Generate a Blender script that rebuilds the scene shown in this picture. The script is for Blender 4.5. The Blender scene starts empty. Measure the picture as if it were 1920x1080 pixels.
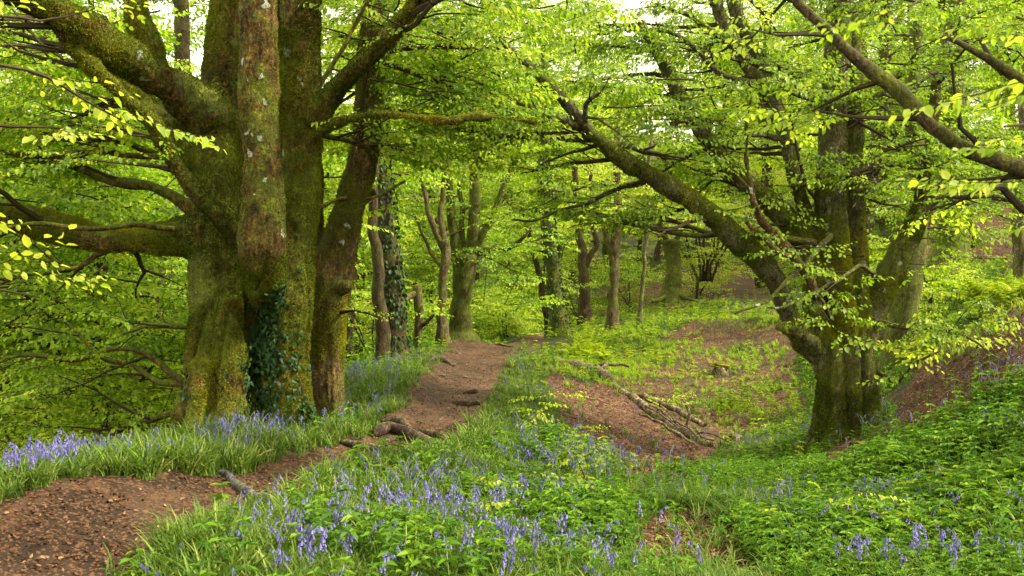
import bpy, math, random
import numpy as np
from mathutils import Vector

# ------------------------------------------------------------------ camera, world, sun, exposure
SC = bpy.context.scene
COL = SC.collection
FPX = 1867.0           # focal length in pixels of the 1920 wide photograph
CAMZ = 1.6
cam_d = bpy.data.cameras.new('camera'); cam = bpy.data.objects.new('camera', cam_d); COL.objects.link(cam)
cam_d.lens = 35.0; cam_d.sensor_width = 36.0; cam_d.clip_start = 0.05; cam_d.clip_end = 2000
cam.location = (0, 0, CAMZ); cam.rotation_euler = (math.pi / 2, 0, 0)
cam_d.dof.use_dof = True; cam_d.dof.focus_distance = 13.0; cam_d.dof.aperture_fstop = 6.3
SC.camera = cam

SUN_EL, SUN_AZ = math.radians(41), math.radians(98)      # azimuth from +Y (view direction) towards +X
W = bpy.data.worlds.new('World'); SC.world = W; W.use_nodes = True
nt = W.node_tree; nt.nodes.clear()
sky = nt.nodes.new('ShaderNodeTexSky'); sky.sky_type = 'NISHITA'; sky.sun_disc = False
sky.sun_elevation = SUN_EL; sky.sun_rotation = SUN_AZ; sky.dust_density = 6.0; sky.air_density = 1.0; sky.ozone_density = 1.0
bg = nt.nodes.new('ShaderNodeBackground'); bg.inputs[1].default_value = 0.15
mixc = nt.nodes.new('ShaderNodeMix'); mixc.data_type = 'RGBA'; mixc.inputs[0].default_value = 0.88
mixc.inputs[7].default_value = (9.7, 9.2, 6.9, 1)     # thin bright cloud cover
out = nt.nodes.new('ShaderNodeOutputWorld')
nt.links.new(sky.outputs[0], mixc.inputs[6]); nt.links.new(mixc.outputs[2], bg.inputs[0]); nt.links.new(bg.outputs[0], out.inputs[0])

sd = bpy.data.lights.new('sun', 'SUN'); sd.energy = 4.2; sd.angle = math.radians(4); sd.color = (1.0, 0.91, 0.70)
sun = bpy.data.objects.new('sun', sd); COL.objects.link(sun)
sdir = Vector((math.sin(SUN_AZ) * math.cos(SUN_EL), math.cos(SUN_AZ) * math.cos(SUN_EL), math.sin(SUN_EL)))
sun.rotation_euler = sdir.to_track_quat('Z', 'Y').to_euler(); sun.location = (20, 10, 30)

SC.view_settings.view_transform = 'Standard'; SC.view_settings.look = 'None'
SC.view_settings.exposure = 1.33; SC.view_settings.gamma = 1.0
SC.render.engine = 'CYCLES'
cy = SC.cycles
cy.max_bounces = 10; cy.diffuse_bounces = 8; cy.glossy_bounces = 2; cy.transmission_bounces = 8; cy.transparent_max_bounces = 4
cy.use_denoising = True; cy.denoiser = 'OPENIMAGEDENOISE'; cy.denoising_input_passes = 'RGB_ALBEDO_NORMAL'
cy.use_adaptive_sampling = True; cy.adaptive_threshold = 0.02
cy.sample_clamp_indirect = 8.0; cy.caustics_reflective = False; cy.caustics_refractive = False
SC.render.use_persistent_data = False

rng = np.random.default_rng(7)
random.seed(7)

# ------------------------------------------------------------------ numpy noise
_perm = np.random.default_rng(3).permutation(4096).astype(np.int64)
_val = np.random.default_rng(4).random(4096)
def _h(ix, iy, iz):
    return _val[_perm[(_perm[(_perm[ix & 4095] + iy) & 4095] + iz) & 4095]]
def vnoise(p, scale=1.0, seed=0):
    p = np.asarray(p, float) * scale + seed * 17.31
    i = np.floor(p).astype(np.int64); f = p - i; f = f * f * (3 - 2 * f)
    r = 0
    for dx in (0, 1):
        wx = f[:, 0] if dx else 1 - f[:, 0]
        for dy in (0, 1):
            wy = f[:, 1] if dy else 1 - f[:, 1]
            for dz in (0, 1):
                wz = f[:, 2] if dz else 1 - f[:, 2]
                r = r + wx * wy * wz * _h(i[:, 0] + dx, i[:, 1] + dy, i[:, 2] + dz)
    return r * 2 - 1
def fbm(p, scale=1.0, octv=4, seed=0, gain=0.5):
    a, s, r = 1.0, scale, 0
    for k in range(octv):
        r = r + a * vnoise(p, s, seed + k * 3); a *= gain; s *= 2.03
    return r
def fbm2(x, y, scale, octv=3, seed=0):
    return fbm(np.stack([x, y, np.full_like(x, 0.37)], 1), scale, octv, seed)

def at(u, v, d):                                       # pixel of the photo + distance -> point of the wood
    return np.array([(u - 960) / FPX * d, d, CAMZ - (v - 540) / FPX * d])

# ------------------------------------------------------------------ terrain height
CT = [  # u, v, distance
 (180,1080,5.5),(900,1060,5.7),(500,925,7.8),(700,950,7.2),(620,900,8.3),(780,830,10.3),(820,796,11.6),(855,716,16.5),(860,690,20),(880,662,24.5),(890,643,29),
 (0,950,5.9),(0,905,6.8),(300,850,9.2),(150,880,8),(480,812,10.3),(600,805,11.2),(650,700,16),(690,685,20),(735,662,22),(785,650,25),(828,636,27),(865,631,28.5),
 (1000,700,20),(1100,720,19),(1000,800,13),(1100,800,14),(1150,860,12.5),(1300,870,14),(1320,842,16),(1200,745,19),(1100,695,23),(1200,705,24),
 (1350,780,20),(1400,828,18),(1450,712,24),(1400,622,30),(1300,602,34),(1350,572,40),(1150,612,36),(1050,642,32),(1150,662,29),(1000,657,28),
 (1400,875,13.5),(1300,900,10.5),(1200,950,8.5),(1400,950,9),(1350,1060,6.5),(1100,1060,6),(1700,1060,6.5),(1580,822,14),(1500,815,16),
 (1650,880,10.5),(1750,785,12),(1900,880,8.5),(1900,745,10.5),(1900,690,11.5),(1700,745,14.5),(1850,620,15),(1925,530,17),(1800,640,15.5),(1700,660,20),(1660,640,23),
 (1760,600,23),(1750,505,28),(1900,420,32),(1600,560,30),(1550,540,38),(1060,619,38),(1230,574,45),(1410,538,50),(1000,629,36),(1480,520,52),
 (1800,470,30),(1920,470,24)]
CW = [(-2.6,2,0.0),(0,2,.02),(2.5,2,.0),(0,-6,.1),(-4.6,2,.1),(-5.6,6,-.9),(-6,-5,-1),(-5.8,9.5,-1.3),(-4.6,12,-.9),(-7,12,-2.8),(-10,16,-4.8),(-5,17,-1.4),(-8,20,-3.6),(-12,25,-6),(-6,24,-2),(-7,30,-3),
 (-3.8,27,-.6),(-2.5,33,-.9),(-10,40,-4.5),(-20,30,-8),(-20,12,-7),(-18,55,-7),(0,45,-.8),(0,60,-.5),(-8,60,-3),(10,62,3),(20,45,6.5),(22,32,6),(14,22,3.3),(12,12,2.7),(9,8,1.9),(7,4,1.1),(6,-4,.8),(14,0,3),
 (25,62,7),(30,20,8),(5,54,.8),(40,90,13),(0,100,5),(-40,100,3),(-60,50,-8),(60,50,14),(-50,0,-10),(50,-10,12),(0,-60,2),(0,160,20),(-120,160,22),(120,160,30),(-160,60,6),(160,60,28),(-160,-60,-5),(160,-60,20),(0,300,45),(-250,300,45),(250,300,50),(-300,0,15),(300,0,40),(0,-300,10),(-300,-300,5),(300,-300,20)]
_C = np.array([at(*c) for c in CT] + [np.array(c, float) for c in CW])
def _warp(x, y):                                        # compress far distances so that near control stays local
    r = np.sqrt(x * x + y * y) + 1e-6; k = np.arcsinh(r / 12.0) * 12.0 / r
    return x * k, y * k
def _tps(r2): return 0.5 * r2 * np.log(r2 + 1e-9)
_cx, _cy = _warp(_C[:, 0], _C[:, 1]); _n = len(_C)
_K = _tps((_cx[:, None] - _cx) ** 2 + (_cy[:, None] - _cy) ** 2) + np.eye(_n) * 0.35
_A = np.zeros((_n + 3, _n + 3)); _A[:_n, :_n] = _K; _A[:_n, _n] = 1; _A[:_n, _n + 1] = _cx; _A[:_n, _n + 2] = _cy
_A[_n:, :_n] = _A[:_n, _n:].T
_wt = np.linalg.solve(_A, np.concatenate([_C[:, 2], np.zeros(3)]))
def Hbase(x, y):
    wx, wy = _warp(x, y); z = np.empty_like(x)
    for s in range(0, len(x), 20000):
        a, b = wx[s:s + 20000], wy[s:s + 20000]
        z[s:s + 20000] = _tps((a[:, None] - _cx) ** 2 + (b[:, None] - _cy) ** 2) @ _wt[:_n] + _wt[_n] + a * _wt[_n + 1] + b * _wt[_n + 2]
    return z
PATH = np.array([(-3.6,1,.6),(-3.1,3.5,.6),(-2.62,5.6,.55),(-2.4,7.0,.62),(-1.95,8.2,.45),(-1.4,9.2,.42),(-1.1,10.3,.55),(-.88,11.6,.42),(-.86,13.5,.50),(-.82,16.5,.60),(-.84,20,.64),(-.8,24.5,.72),
 (-.55,28.5,.9),(0.4,32,.55),(1.7,37,.5),(3.5,41,.7),(6.8,45.5,2.4),(11.5,50,3.2),(18,55,3)])
def path_d(x, y):                                       # signed distance to path edge (negative = on the path)
    best = np.full_like(x, 1e9)
    for a, b in zip(PATH[:-1], PATH[1:]):
        dx, dy = b[0] - a[0], b[1] - a[1]; t = np.clip(((x - a[0]) * dx + (y - a[1]) * dy) / (dx * dx + dy * dy), 0, 1)
        best = np.minimum(best, np.hypot(x - a[0] - t * dx, y - a[1] - t * dy) - (a[2] + t * (b[2] - a[2])))
    return best + 0.13 * fbm2(x, y, 1.6, 3, 9)
def H(x, y):
    x = np.atleast_1d(np.asarray(x, float)); y = np.atleast_1d(np.asarray(y, float))
    z = Hbase(x, y); r = np.hypot(x, y)
    pd = path_d(x, y); m = np.clip(-pd / .25, 0, 1)
    z = z + fbm2(x, y, .55, 3, 1) * (.06 + .0035 * np.minimum(r, 100)) * (1 - .7 * m) + fbm2(x, y, 3.5, 3, 2) * .022
    z = z - m * .06
    stp = np.clip((y - 11.15 + .3 * fbm2(x, y, .9, 2, 5)) / .12, 0, 1) * np.clip((14.5 - y) / 2.5, 0, 1)
    return z + stp * .10 * np.clip(1 - pd / .5, 0, 1)
def h1(x, y): return float(H([x], [y])[0])

def uvd(x, y, z):
    d = np.maximum(y, .1); return 960 + x / d * FPX, 540 - (z - CAMZ) / d * FPX, y
def inpoly(u, v, poly):
    ins = np.zeros(len(u), bool); n = len(poly)
    for i in range(n):
        x1, y1 = poly[i]; x2, y2 = poly[(i + 1) % n]
        c = ((y1 > v) != (y2 > v)) & (u < (x2 - x1) * (v - y1) / ((y2 - y1) + 1e-9) + x1); ins ^= c
    return ins
LIT = [  # leaf litter banks: polygon in the photo, distance range, strength
 ([(1030,690),(1140,722),(1350,832),(1320,890),(1200,895),(1100,865),(1050,790)],9.5,26,1.0),
 ([(1120,740),(1130,690),(1330,590),(1480,590),(1520,790),(1400,815),(1330,820)],15,40,.74),
 ([(1670,790),(1750,675),(1930,515),(2100,430),(2100,700),(1920,715),(1800,775),(1700,825)],9,19,1.0),
 ([(1700,540),(1730,400),(2100,350),(2100,500),(1850,500)],20,45,1.0),
 ([(1540,900),(1560,840),(1700,770),(1720,790),(1640,850)],9,16,.8),
 ([(1820,900),(1840,850),(2000,800),(2000,900)],6,12,.75),
 ([(1190,1100),(1180,940),(1290,930),(1400,1000),(1450,1100)],4,10,.6),
 ([(1100,520),(1500,500),(1500,560),(1200,600),(1080,620)],41,60,.9)]
def litter(x, y, z):
    u, v, d = uvd(x, y, z); m = np.zeros(len(x)); nz = fbm2(x, y, .8, 3, 12); u2 = u + nz * 18; v2 = v + fbm2(x, y, .9, 3, 13) * 14
    for poly, a, b, s in LIT:
        k = inpoly(u2, v2, poly) & (d > a) & (d < b)
        m = np.where(k, np.maximum(m, np.clip(s + (1 - s) * 2.0 * (nz), 0, 1)), m)
    return m

# ------------------------------------------------------------------ material helpers
class N:
    def __init__(s, name):
        s.m = bpy.data.materials.new(name); s.m.use_nodes = True; s.t = s.m.node_tree; s.t.nodes.clear()
    def n(s, typ, **kw):
        o = s.t.nodes.new(typ)
        for k, v in kw.items():
            if k.startswith('i_'):
                key = k[2:]; o.inputs[int(key) if key.isdigit() else key.replace('_', ' ')].default_value = v
            else: setattr(o, k, v)
        return o
    def l(s, a, b): s.t.links.new(a, b)
    def ramp(s, fac, stops, interp='LINEAR'):
        r = s.n('ShaderNodeValToRGB'); r.color_ramp.interpolation = interp; e = r.color_ramp.elements
        e[0].position, e[0].color = stops[0][0], (*stops[0][1], 1) if len(stops[0][1]) == 3 else stops[0][1]
        e[1].position, e[1].color = stops[-1][0], (*stops[-1][1], 1)
        for p, c in stops[1:-1]:
            q = e.new(p); q.color = (*c, 1)
        s.l(fac, r.inputs[0]); return r.outputs[0]
    def noise(s, scale, detail=4, rough=.55, vec=None, dist=0):
        o = s.n('ShaderNodeTexNoise'); o.inputs['Scale'].default_value = scale; o.inputs['Detail'].default_value = detail
        o.inputs['Roughness'].default_value = rough; o.inputs['Distortion'].default_value = dist
        if vec is not None: s.l(vec, o.inputs['Vector'])
        return o.outputs['Fac']
    def math(s, op, a, b=0.0, c=None, clamp=False):
        o = s.n('ShaderNodeMath', operation=op, use_clamp=clamp)
        for i, q in enumerate((a, b, c)):
            if q is None: continue
            if isinstance(q, (int, float)): o.inputs[i].default_value = q
            else: s.l(q, o.inputs[i])
        return o.outputs[0]
    def mix(s, f, a, b, blend='MIX'):
        o = s.n('ShaderNodeMix', data_type='RGBA', blend_type=blend)
        for i, q in ((0, f), (6, a), (7, b)):
            if isinstance(q, (int, float)): o.inputs[i].default_value = q
            elif isinstance(q, tuple): o.inputs[i].default_value = (*q, 1)
            else: s.l(q, o.inputs[i])
        return o.outputs[2]
def g3(a): return (a, a, a)

def leaf_mat(name, stops, trans=.45, tcol=(1.25, 1.3, .6), rough=.5, spec=.35, var=.25):
    n = N(name); a = n.n('ShaderNodeAttribute', attribute_name='rnd')
    oi = n.n('ShaderNodeObjectInfo')
    f = n.math('ADD', a.outputs['Fac'], n.math('MULTIPLY', n.math('SUBTRACT', oi.outputs['Random'], .5), var), clamp=True)
    c = n.ramp(f, stops)
    p = n.n('ShaderNodeBsdfPrincipled'); p.inputs['Roughness'].default_value = rough; p.inputs['Specular IOR Level'].default_value = spec
    n.l(c, p.inputs['Base Color'])
    t = n.n('ShaderNodeBsdfTranslucent'); n.l(n.mix(1.0, c, tcol, 'MULTIPLY'), t.inputs['Color'])
    m = n.n('ShaderNodeMixShader'); m.inputs[0].default_value = trans
    n.l(p.outputs[0], m.inputs[1]); n.l(t.outputs[0], m.inputs[2])
    o = n.n('ShaderNodeOutputMaterial'); n.l(m.outputs[0], o.inputs[0]); return n.m

def bark_mat(name, moss=.5, lichen=.4, bark=((.035,.022,.012),(.10,.062,.032),(.17,.115,.065)), mosscol=((.022,.030,.003),(.060,.075,.006),(.11,.115,.012)), grey=0.0, bump=.6):
    n = N(name); tc = n.n('ShaderNodeTexCoord'); ob = tc.outputs['Object']
    mp = n.n('ShaderNodeMapping'); mp.inputs['Scale'].default_value = (1, 1, .35); n.l(ob, mp.inputs[0])
    b1 = n.noise(7, 8, .65, mp.outputs[0], .4); b2 = n.noise(38, 5, .7, mp.outputs[0]); b3 = n.noise(1.6, 4, .6, ob); b4 = n.noise(16, 6, .8, mp.outputs[0], .8)
    bc = n.ramp(n.math('ADD', n.math('MULTIPLY', b1, .65), n.math('MULTIPLY', b2, .35)), [(.33, bark[0]), (.5, bark[1]), (.66, bark[2])])
    if grey > 0: bc = n.mix(n.math('MULTIPLY', n.ramp(b3, [(.42, g3(0)), (.55, g3(1))]), grey), bc, (.17, .165, .12))
    geo = n.n('ShaderNodeNewGeometry'); sp = n.n('ShaderNodeSeparateXYZ'); n.l(geo.outputs['Normal'], sp.inputs[0])
    mn = n.math('ADD', n.noise(2.2, 6, .62, ob), n.math('MULTIPLY', n.noise(55, 3, .7, ob), .22))
    mf = n.math('ADD', mn, n.math('MULTIPLY', sp.outputs['Z'], .17))
    mf = n.math('ADD', mf, n.math('MULTIPLY', sp.outputs['X'], -.02))
    ba = n.n('ShaderNodeAttribute', attribute_name='bare'); mf = n.math('SUBTRACT', mf, n.math('MULTIPLY', ba.outputs['Fac'], .085))
    th = .90 - .52 * moss
    mfac = n.ramp(mf, [(max(th - .07, 0), g3(0)), (th + .07, g3(1))])
    mcn = n.math('ADD', n.math('MULTIPLY', n.noise(90, 3, .8, ob), .5), n.math('MULTIPLY', n.noise(5, 4, .6, ob), .5))
    mc = n.ramp(mcn, [(.36, mosscol[0]), (.5, mosscol[1]), (.64, mosscol[2])])
    c = n.mix(mfac, bc, mc)
    c = n.mix(1.0, c, n.ramp(b4, [(.38, g3(.30)), (.5, g3(.95)), (.62, g3(1.7))]), 'MULTIPLY')
    b5 = n.noise(34, 5, .85, ob); c = n.mix(1.0, c, n.ramp(b5, [(.36, g3(.35)), (.5, g3(1.0)), (.64, g3(2.1))]), 'MULTIPLY')
    vo = n.n('ShaderNodeTexVoronoi'); vo.inputs['Scale'].default_value = 5.5; vo.inputs['Randomness'].default_value = 1
    wob = n.n('ShaderNodeMix', data_type='VECTOR'); wob.inputs[0].default_value = .12
    nv = n.n('ShaderNodeTexNoise'); nv.inputs['Scale'].default_value = 14; n.l(ob, nv.inputs['Vector'])
    n.l(ob, wob.inputs[4]); n.l(nv.outputs['Color'], wob.inputs[5]); n.l(wob.outputs[1], vo.inputs['Vector'])
    sc2 = n.n('ShaderNodeSeparateColor'); n.l(vo.outputs['Color'], sc2.inputs[0])
    rad = n.math('MULTIPLY', n.math('SUBTRACT', n.math('ADD', sc2.outputs[0], n.math('MULTIPLY', ba.outputs['Fac'], .22)), 1 - lichen), .42)
    lf = n.math('MULTIPLY', n.math('SUBTRACT', rad, n.math('SUBTRACT', vo.outputs['Distance'], n.math('MULTIPLY', n.noise(30, 4, .8, ob), .10))), 25, clamp=True)
    lf = n.math('MULTIPLY', lf, n.math('ADD', n.ramp(n.noise(1.1, 2, .5, ob), [(.42, g3(0)), (.52, g3(1))]), ba.outputs['Fac'], clamp=True))
    c = n.mix(lf, c, (.42, .44, .37))
    # fine crusty lichen
    vo2 = n.noise(22, 5, .75, ob); lf2 = n.math('MULTIPLY', n.ramp(vo2, [(.66, g3(0)), (.70, g3(1))]), .55 * min(1, lichen * 1.5))
    c = n.mix(lf2, c, (.26, .28, .22))
    p = n.n('ShaderNodeBsdfPrincipled'); p.inputs['Roughness'].default_value = .9; p.inputs['Specular IOR Level'].default_value = .2
    n.l(c, p.inputs['Base Color'])
    p.inputs['Sheen Weight'].default_value = .35; p.inputs['Sheen Tint'].default_value = (.75, .8, .25, 1); p.inputs['Sheen Roughness'].default_value = .6
    n.l(n.math('MULTIPLY', mfac, .22), p.inputs['Sheen Weight'])
    hgt = n.math('ADD', n.math('ADD', n.math('MULTIPLY', b1, .5), n.math('ADD', n.math('MULTIPLY', b4, .6), n.math('MULTIPLY', b5, .5))), n.math('MULTIPLY', n.math('MULTIPLY', n.noise(120, 2, .8, ob), mfac), .5))
    bp = n.n('ShaderNodeBump'); bp.inputs['Strength'].default_value = bump; bp.inputs['Distance'].default_value = .05
    n.l(hgt, bp.inputs['Height']); n.l(bp.outputs[0], p.inputs['Normal'])
    o = n.n('ShaderNodeOutputMaterial'); n.l(p.outputs[0], o.inputs[0]); return n.m

M_MOSSF = None
def rough_mat(name, stops, scale=20, bump=.4, rough=.95, sc2=4, dist=.02):
    n = N(name); tc = n.n('ShaderNodeTexCoord'); ob = tc.outputs['Object']
    a = n.noise(scale, 8, .7, ob); b = n.noise(sc2, 5, .6, ob)
    c = n.ramp(n.math('ADD', n.math('MULTIPLY', a, .55), n.math('MULTIPLY', b, .45)), stops)
    p = n.n('ShaderNodeBsdfPrincipled'); p.inputs['Roughness'].default_value = rough; p.inputs['Specular IOR Level'].default_value = .2
    n.l(c, p.inputs['Base Color']); bp = n.n('ShaderNodeBump'); bp.inputs['Strength'].default_value = bump; bp.inputs['Distance'].default_value = dist
    n.l(a, bp.inputs['Height']); n.l(bp.outputs[0], p.inputs['Normal'])
    o = n.n('ShaderNodeOutputMaterial'); n.l(p.outputs[0], o.inputs[0]); return n.m

def ground_mat():
    n = N('woodland_ground'); tc = n.n('ShaderNodeTexCoord'); ob = tc.outputs['Object']
    at_ = n.n('ShaderNodeAttribute', attribute_name='litter')
    vo = n.n('ShaderNodeTexVoronoi'); vo.inputs['Scale'].default_value = 26; n.l(ob, vo.inputs['Vector'])
    s = n.n('ShaderNodeSeparateColor'); n.l(vo.outputs['Color'], s.inputs[0])
    lit = n.ramp(s.outputs[0], [(0, (.030,.013,.007)), (.4, (.070,.031,.016)), (.75, (.13,.062,.034)), (1, (.22,.125,.072))])
    lit = n.mix(n.math('MULTIPLY', n.ramp(n.noise(2.5, 5, .6, ob), [(.4, g3(0)), (.65, g3(1))]), .6), lit, (.04, .020, .011))
    soil = n.ramp(n.noise(9, 6, .65, ob), [(.35, (.018,.022,.006)), (.55, (.032,.045,.010)), (.7, (.055,.065,.018))])
    c = n.mix(at_.outputs['Fac'], soil, lit)
    p = n.n('ShaderNodeBsdfPrincipled'); p.inputs['Roughness'].default_value = .9; p.inputs['Specular IOR Level'].default_value = .2
    n.l(c, p.inputs['Base Color']); bp = n.n('ShaderNodeBump'); bp.inputs['Strength'].default_value = .7; bp.inputs['Distance'].default_value = .03
    n.l(n.math('ADD', s.outputs[1], n.noise(30, 5, .7, ob)), bp.inputs['Height']); n.l(bp.outputs[0], p.inputs['Normal'])
    o = n.n('ShaderNodeOutputMaterial'); n.l(p.outputs[0], o.inputs[0]); return n.m
def path_mat():
    n = N('trodden_earth'); tc = n.n('ShaderNodeTexCoord'); ob = tc.outputs['Object']
    base = n.ramp(n.noise(6, 8, .68, ob), [(.36, (.014,.009,.005)), (.5, (.040,.022,.011)), (.64, (.085,.047,.022))])
    dk = n.ramp(n.noise(1.7, 6, .65, ob), [(.42, g3(.45)), (.58, g3(1.15))])
    big = n.ramp(n.noise(.55, 4, .6, ob), [(.38, g3(0)), (.6, g3(1))])
    c = n.mix(1.0, n.mix(n.math('MULTIPLY', big, .5), base, (.080, .040, .020)), dk, 'MULTIPLY')
    vo = n.n('ShaderNodeTexVoronoi'); vo.inputs['Scale'].default_value = 55; n.l(ob, vo.inputs['Vector'])
    s = n.n('ShaderNodeSeparateColor'); n.l(vo.outputs['Color'], s.inputs[0])
    c = n.mix(n.math('MULTIPLY', n.math('GREATER_THAN', s.outputs[0], .78), .7), c, (.17, .075, .03))
    c = n.mix(n.math('MULTIPLY', n.math('LESS_THAN', s.outputs[0], .16), .7), c, (.02, .013, .009))
    p = n.n('ShaderNodeBsdfPrincipled'); p.inputs['Roughness'].default_value = .85; p.inputs['Specular IOR Level'].default_value = .25
    n.l(c, p.inputs['Base Color']); bp = n.n('ShaderNodeBump'); bp.inputs['Strength'].default_value = .8; bp.inputs['Distance'].default_value = .03
    n.l(n.math('ADD', n.noise(25, 8, .75, ob), n.math('MULTIPLY', s.outputs[1], .3)), bp.inputs['Height']); n.l(bp.outputs[0], p.inputs['Normal'])
    o = n.n('ShaderNodeOutputMaterial'); n.l(p.outputs[0], o.inputs[0]); return n.m

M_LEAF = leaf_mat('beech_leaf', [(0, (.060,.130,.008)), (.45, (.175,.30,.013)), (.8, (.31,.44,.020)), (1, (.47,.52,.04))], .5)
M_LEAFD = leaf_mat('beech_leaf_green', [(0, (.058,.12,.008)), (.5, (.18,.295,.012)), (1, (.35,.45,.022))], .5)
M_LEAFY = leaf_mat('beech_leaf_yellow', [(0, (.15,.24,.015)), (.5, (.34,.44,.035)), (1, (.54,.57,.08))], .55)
M_TWIG = rough_mat('twig_bark', [(.3, (.020,.014,.008)), (.6, (.055,.040,.020))], 30)
M_BARK1 = bark_mat('mossy_beech_bark', .60, .42, bark=((.022,.013,.004),(.085,.048,.012),(.19,.115,.033)), mosscol=((.020,.026,.001),(.070,.085,.002),(.17,.18,.005)), bump=1.0)
M_BARK2 = bark_mat('brown_beech_bark', .50, .60, bark=((.026,.015,.006),(.088,.052,.021),(.20,.125,.058)), mosscol=((.015,.016,.0015),(.052,.048,.003),(.13,.115,.008)), bump=1.0)
M_BARK3 = bark_mat('lichen_beech_bark', .56, .50, bark=((.022,.016,.008),(.070,.052,.024),(.17,.135,.072)), mosscol=((.014,.018,.0015),(.052,.060,.003),(.13,.135,.008)), grey=.35, bump=1.0)
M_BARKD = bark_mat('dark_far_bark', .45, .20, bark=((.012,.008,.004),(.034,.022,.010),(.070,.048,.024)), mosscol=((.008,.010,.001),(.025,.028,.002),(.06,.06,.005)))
M_BARKM = bark_mat('green_moss_bark', .74, .15, bark=((.014,.009,.003),(.045,.030,.010),(.09,.06,.025)), mosscol=((.010,.014,.001),(.035,.044,.002),(.085,.095,.005)))
M_BARKF = bark_mat('brown_far_bark', .52, .35, bark=((.018,.012,.006),(.058,.040,.020),(.12,.085,.045)), mosscol=((.012,.014,.001),(.042,.046,.003),(.10,.10,.006)))
M_DEAD = bark_mat('dead_wood', .12, .35, bark=((.032,.022,.014),(.11,.078,.048),(.30,.235,.16)))
M_IVY = leaf_mat('ivy_leaf', [(0, (.008,.022,.006)), (.5, (.016,.045,.010)), (1, (.04,.09,.018))], .15, rough=.55, spec=.2)
M_MOSSF = leaf_mat('moss_fibre', [(0, (.030,.042,.001)), (.3, (.068,.090,.002)), (.65, (.130,.155,.003)), (.88, (.20,.205,.005)), (1, (.28,.25,.008))], .25, (1.1,1.1,.6), .8, .1)
M_GRASS = leaf_mat('grass_blade', [(0, (.035,.072,.009)), (.5, (.085,.155,.018)), (.85, (.15,.22,.03)), (1, (.27,.29,.08))], .35, (1.2,1.25,.7), .6, .2)
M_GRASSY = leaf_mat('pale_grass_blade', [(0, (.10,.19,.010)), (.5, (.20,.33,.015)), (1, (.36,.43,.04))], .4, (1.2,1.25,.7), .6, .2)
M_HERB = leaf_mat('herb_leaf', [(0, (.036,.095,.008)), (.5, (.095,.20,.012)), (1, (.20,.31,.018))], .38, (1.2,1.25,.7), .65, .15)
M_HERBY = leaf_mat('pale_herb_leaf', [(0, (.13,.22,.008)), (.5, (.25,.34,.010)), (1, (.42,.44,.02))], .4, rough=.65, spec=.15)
M_BLUE = leaf_mat('bluebell_petal', [(0, (.050,.042,.20)), (.5, (.115,.095,.38)), (1, (.25,.215,.58))], .3, (1.1,1.05,1.2), .5)
M_STEM = leaf_mat('flower_stem', [(0, (.10,.17,.03)), (1, (.22,.30,.06))], .2, (1,1,1))
M_FALL = leaf_mat('fallen_leaf', [(0, (.022,.010,.005)), (.4, (.062,.026,.011)), (.75, (.135,.062,.028)), (1, (.30,.18,.10))], .12, (1.1,.9,.6), .7, .2)
M_MOSS = rough_mat('moss_cushion', [(.38, (.02,.028,.002)), (.5, (.10,.105,.005)), (.62, (.30,.26,.012))], 90, 1.0)
M_STONE = rough_mat('stone', [(.3, (.05,.04,.032)), (.7, (.14,.115,.09))], 12)
M_ROOT = bark_mat('exposed_root_bark', .12, .2, bark=((.018,.011,.008),(.05,.033,.022),(.11,.08,.055)))
M_ROOTG = bark_mat('grey_root_bark', .05, .0, bark=((.03,.027,.027),(.075,.070,.072),(.14,.13,.135)))
M_GROUND = ground_mat(); M_PATH = path_mat()

# ------------------------------------------------------------------ mesh helpers
class MB:
    """collects quads: verts, faces, material slot, per face random"""
    def __init__(s): s.V, s.F, s.M, s.R, s.n = [], [], [], [], 0
    def add(s, V, F, m=0, r=None):
        V = np.asarray(V, np.float32).reshape(-1, 3); F = np.asarray(F, np.int32).reshape(-1, 4)
        s.V.append(V); s.F.append(F + s.n); s.n += len(V)
        s.M.append(np.full(len(F), m, np.int32) if np.isscalar(m) else np.asarray(m, np.int32))
        s.R.append(rng.random(len(F)).astype(np.float32) if r is None else np.asarray(r, np.float32))
    def arrays(s): return np.concatenate(s.V), np.concatenate(s.F), np.concatenate(s.M), np.concatenate(s.R)
def mesh_from(name, V, F, mats, mi=None, rnd=None, smooth=True):
    me = bpy.data.meshes.new(name); nf = len(F)
    me.vertices.add(len(V)); me.vertices.foreach_set('co', np.ascontiguousarray(V, np.float32).ravel())
    me.loops.add(nf * 4); me.loops.foreach_set('vertex_index', np.ascontiguousarray(F, np.int32).ravel())
    me.polygons.add(nf); me.polygons.foreach_set('loop_start', np.arange(0, nf * 4, 4, dtype=np.int32))
    me.polygons.foreach_set('loop_total', np.full(nf, 4, np.int32))
    if mi is not None: me.polygons.foreach_set('material_index', np.ascontiguousarray(mi, np.int32))
    me.polygons.foreach_set('use_smooth', np.full(nf, smooth))
    for m in mats: me.materials.append(m)
    me.update(calc_edges=True)
    if rnd is not None:
        a = me.attributes.new('rnd', 'FLOAT', 'FACE'); a.data.foreach_set('value', np.ascontiguousarray(rnd, np.float32))
    me.validate(verbose=False)
    return me
def link(name, me, parent=None, loc=None):
    o = bpy.data.objects.new(name, me); COL.objects.link(o)
    if parent is not None: o.parent = parent
    if loc is not None: o.location = loc
    return o
def tag(o, label=None, cat=None, group=None, kind=None):
    for k, v in (('label', label), ('category', cat), ('group', group), ('kind', kind)):
        if v: o[k] = v
    return o
def empty(name, loc, label, cat, group=None, rz=0):
    o = bpy.data.objects.new(name, None); COL.objects.link(o); o.location = loc; o.rotation_euler = (0, 0, rz); o.empty_display_size = .2
    return tag(o, label, cat, group)
def copy_tree(o, parent=None):
    c = o.copy(); COL.objects.link(c); c.parent = parent
    for ch in [q for q in o.children]: copy_tree(ch, c)
    return c
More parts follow.
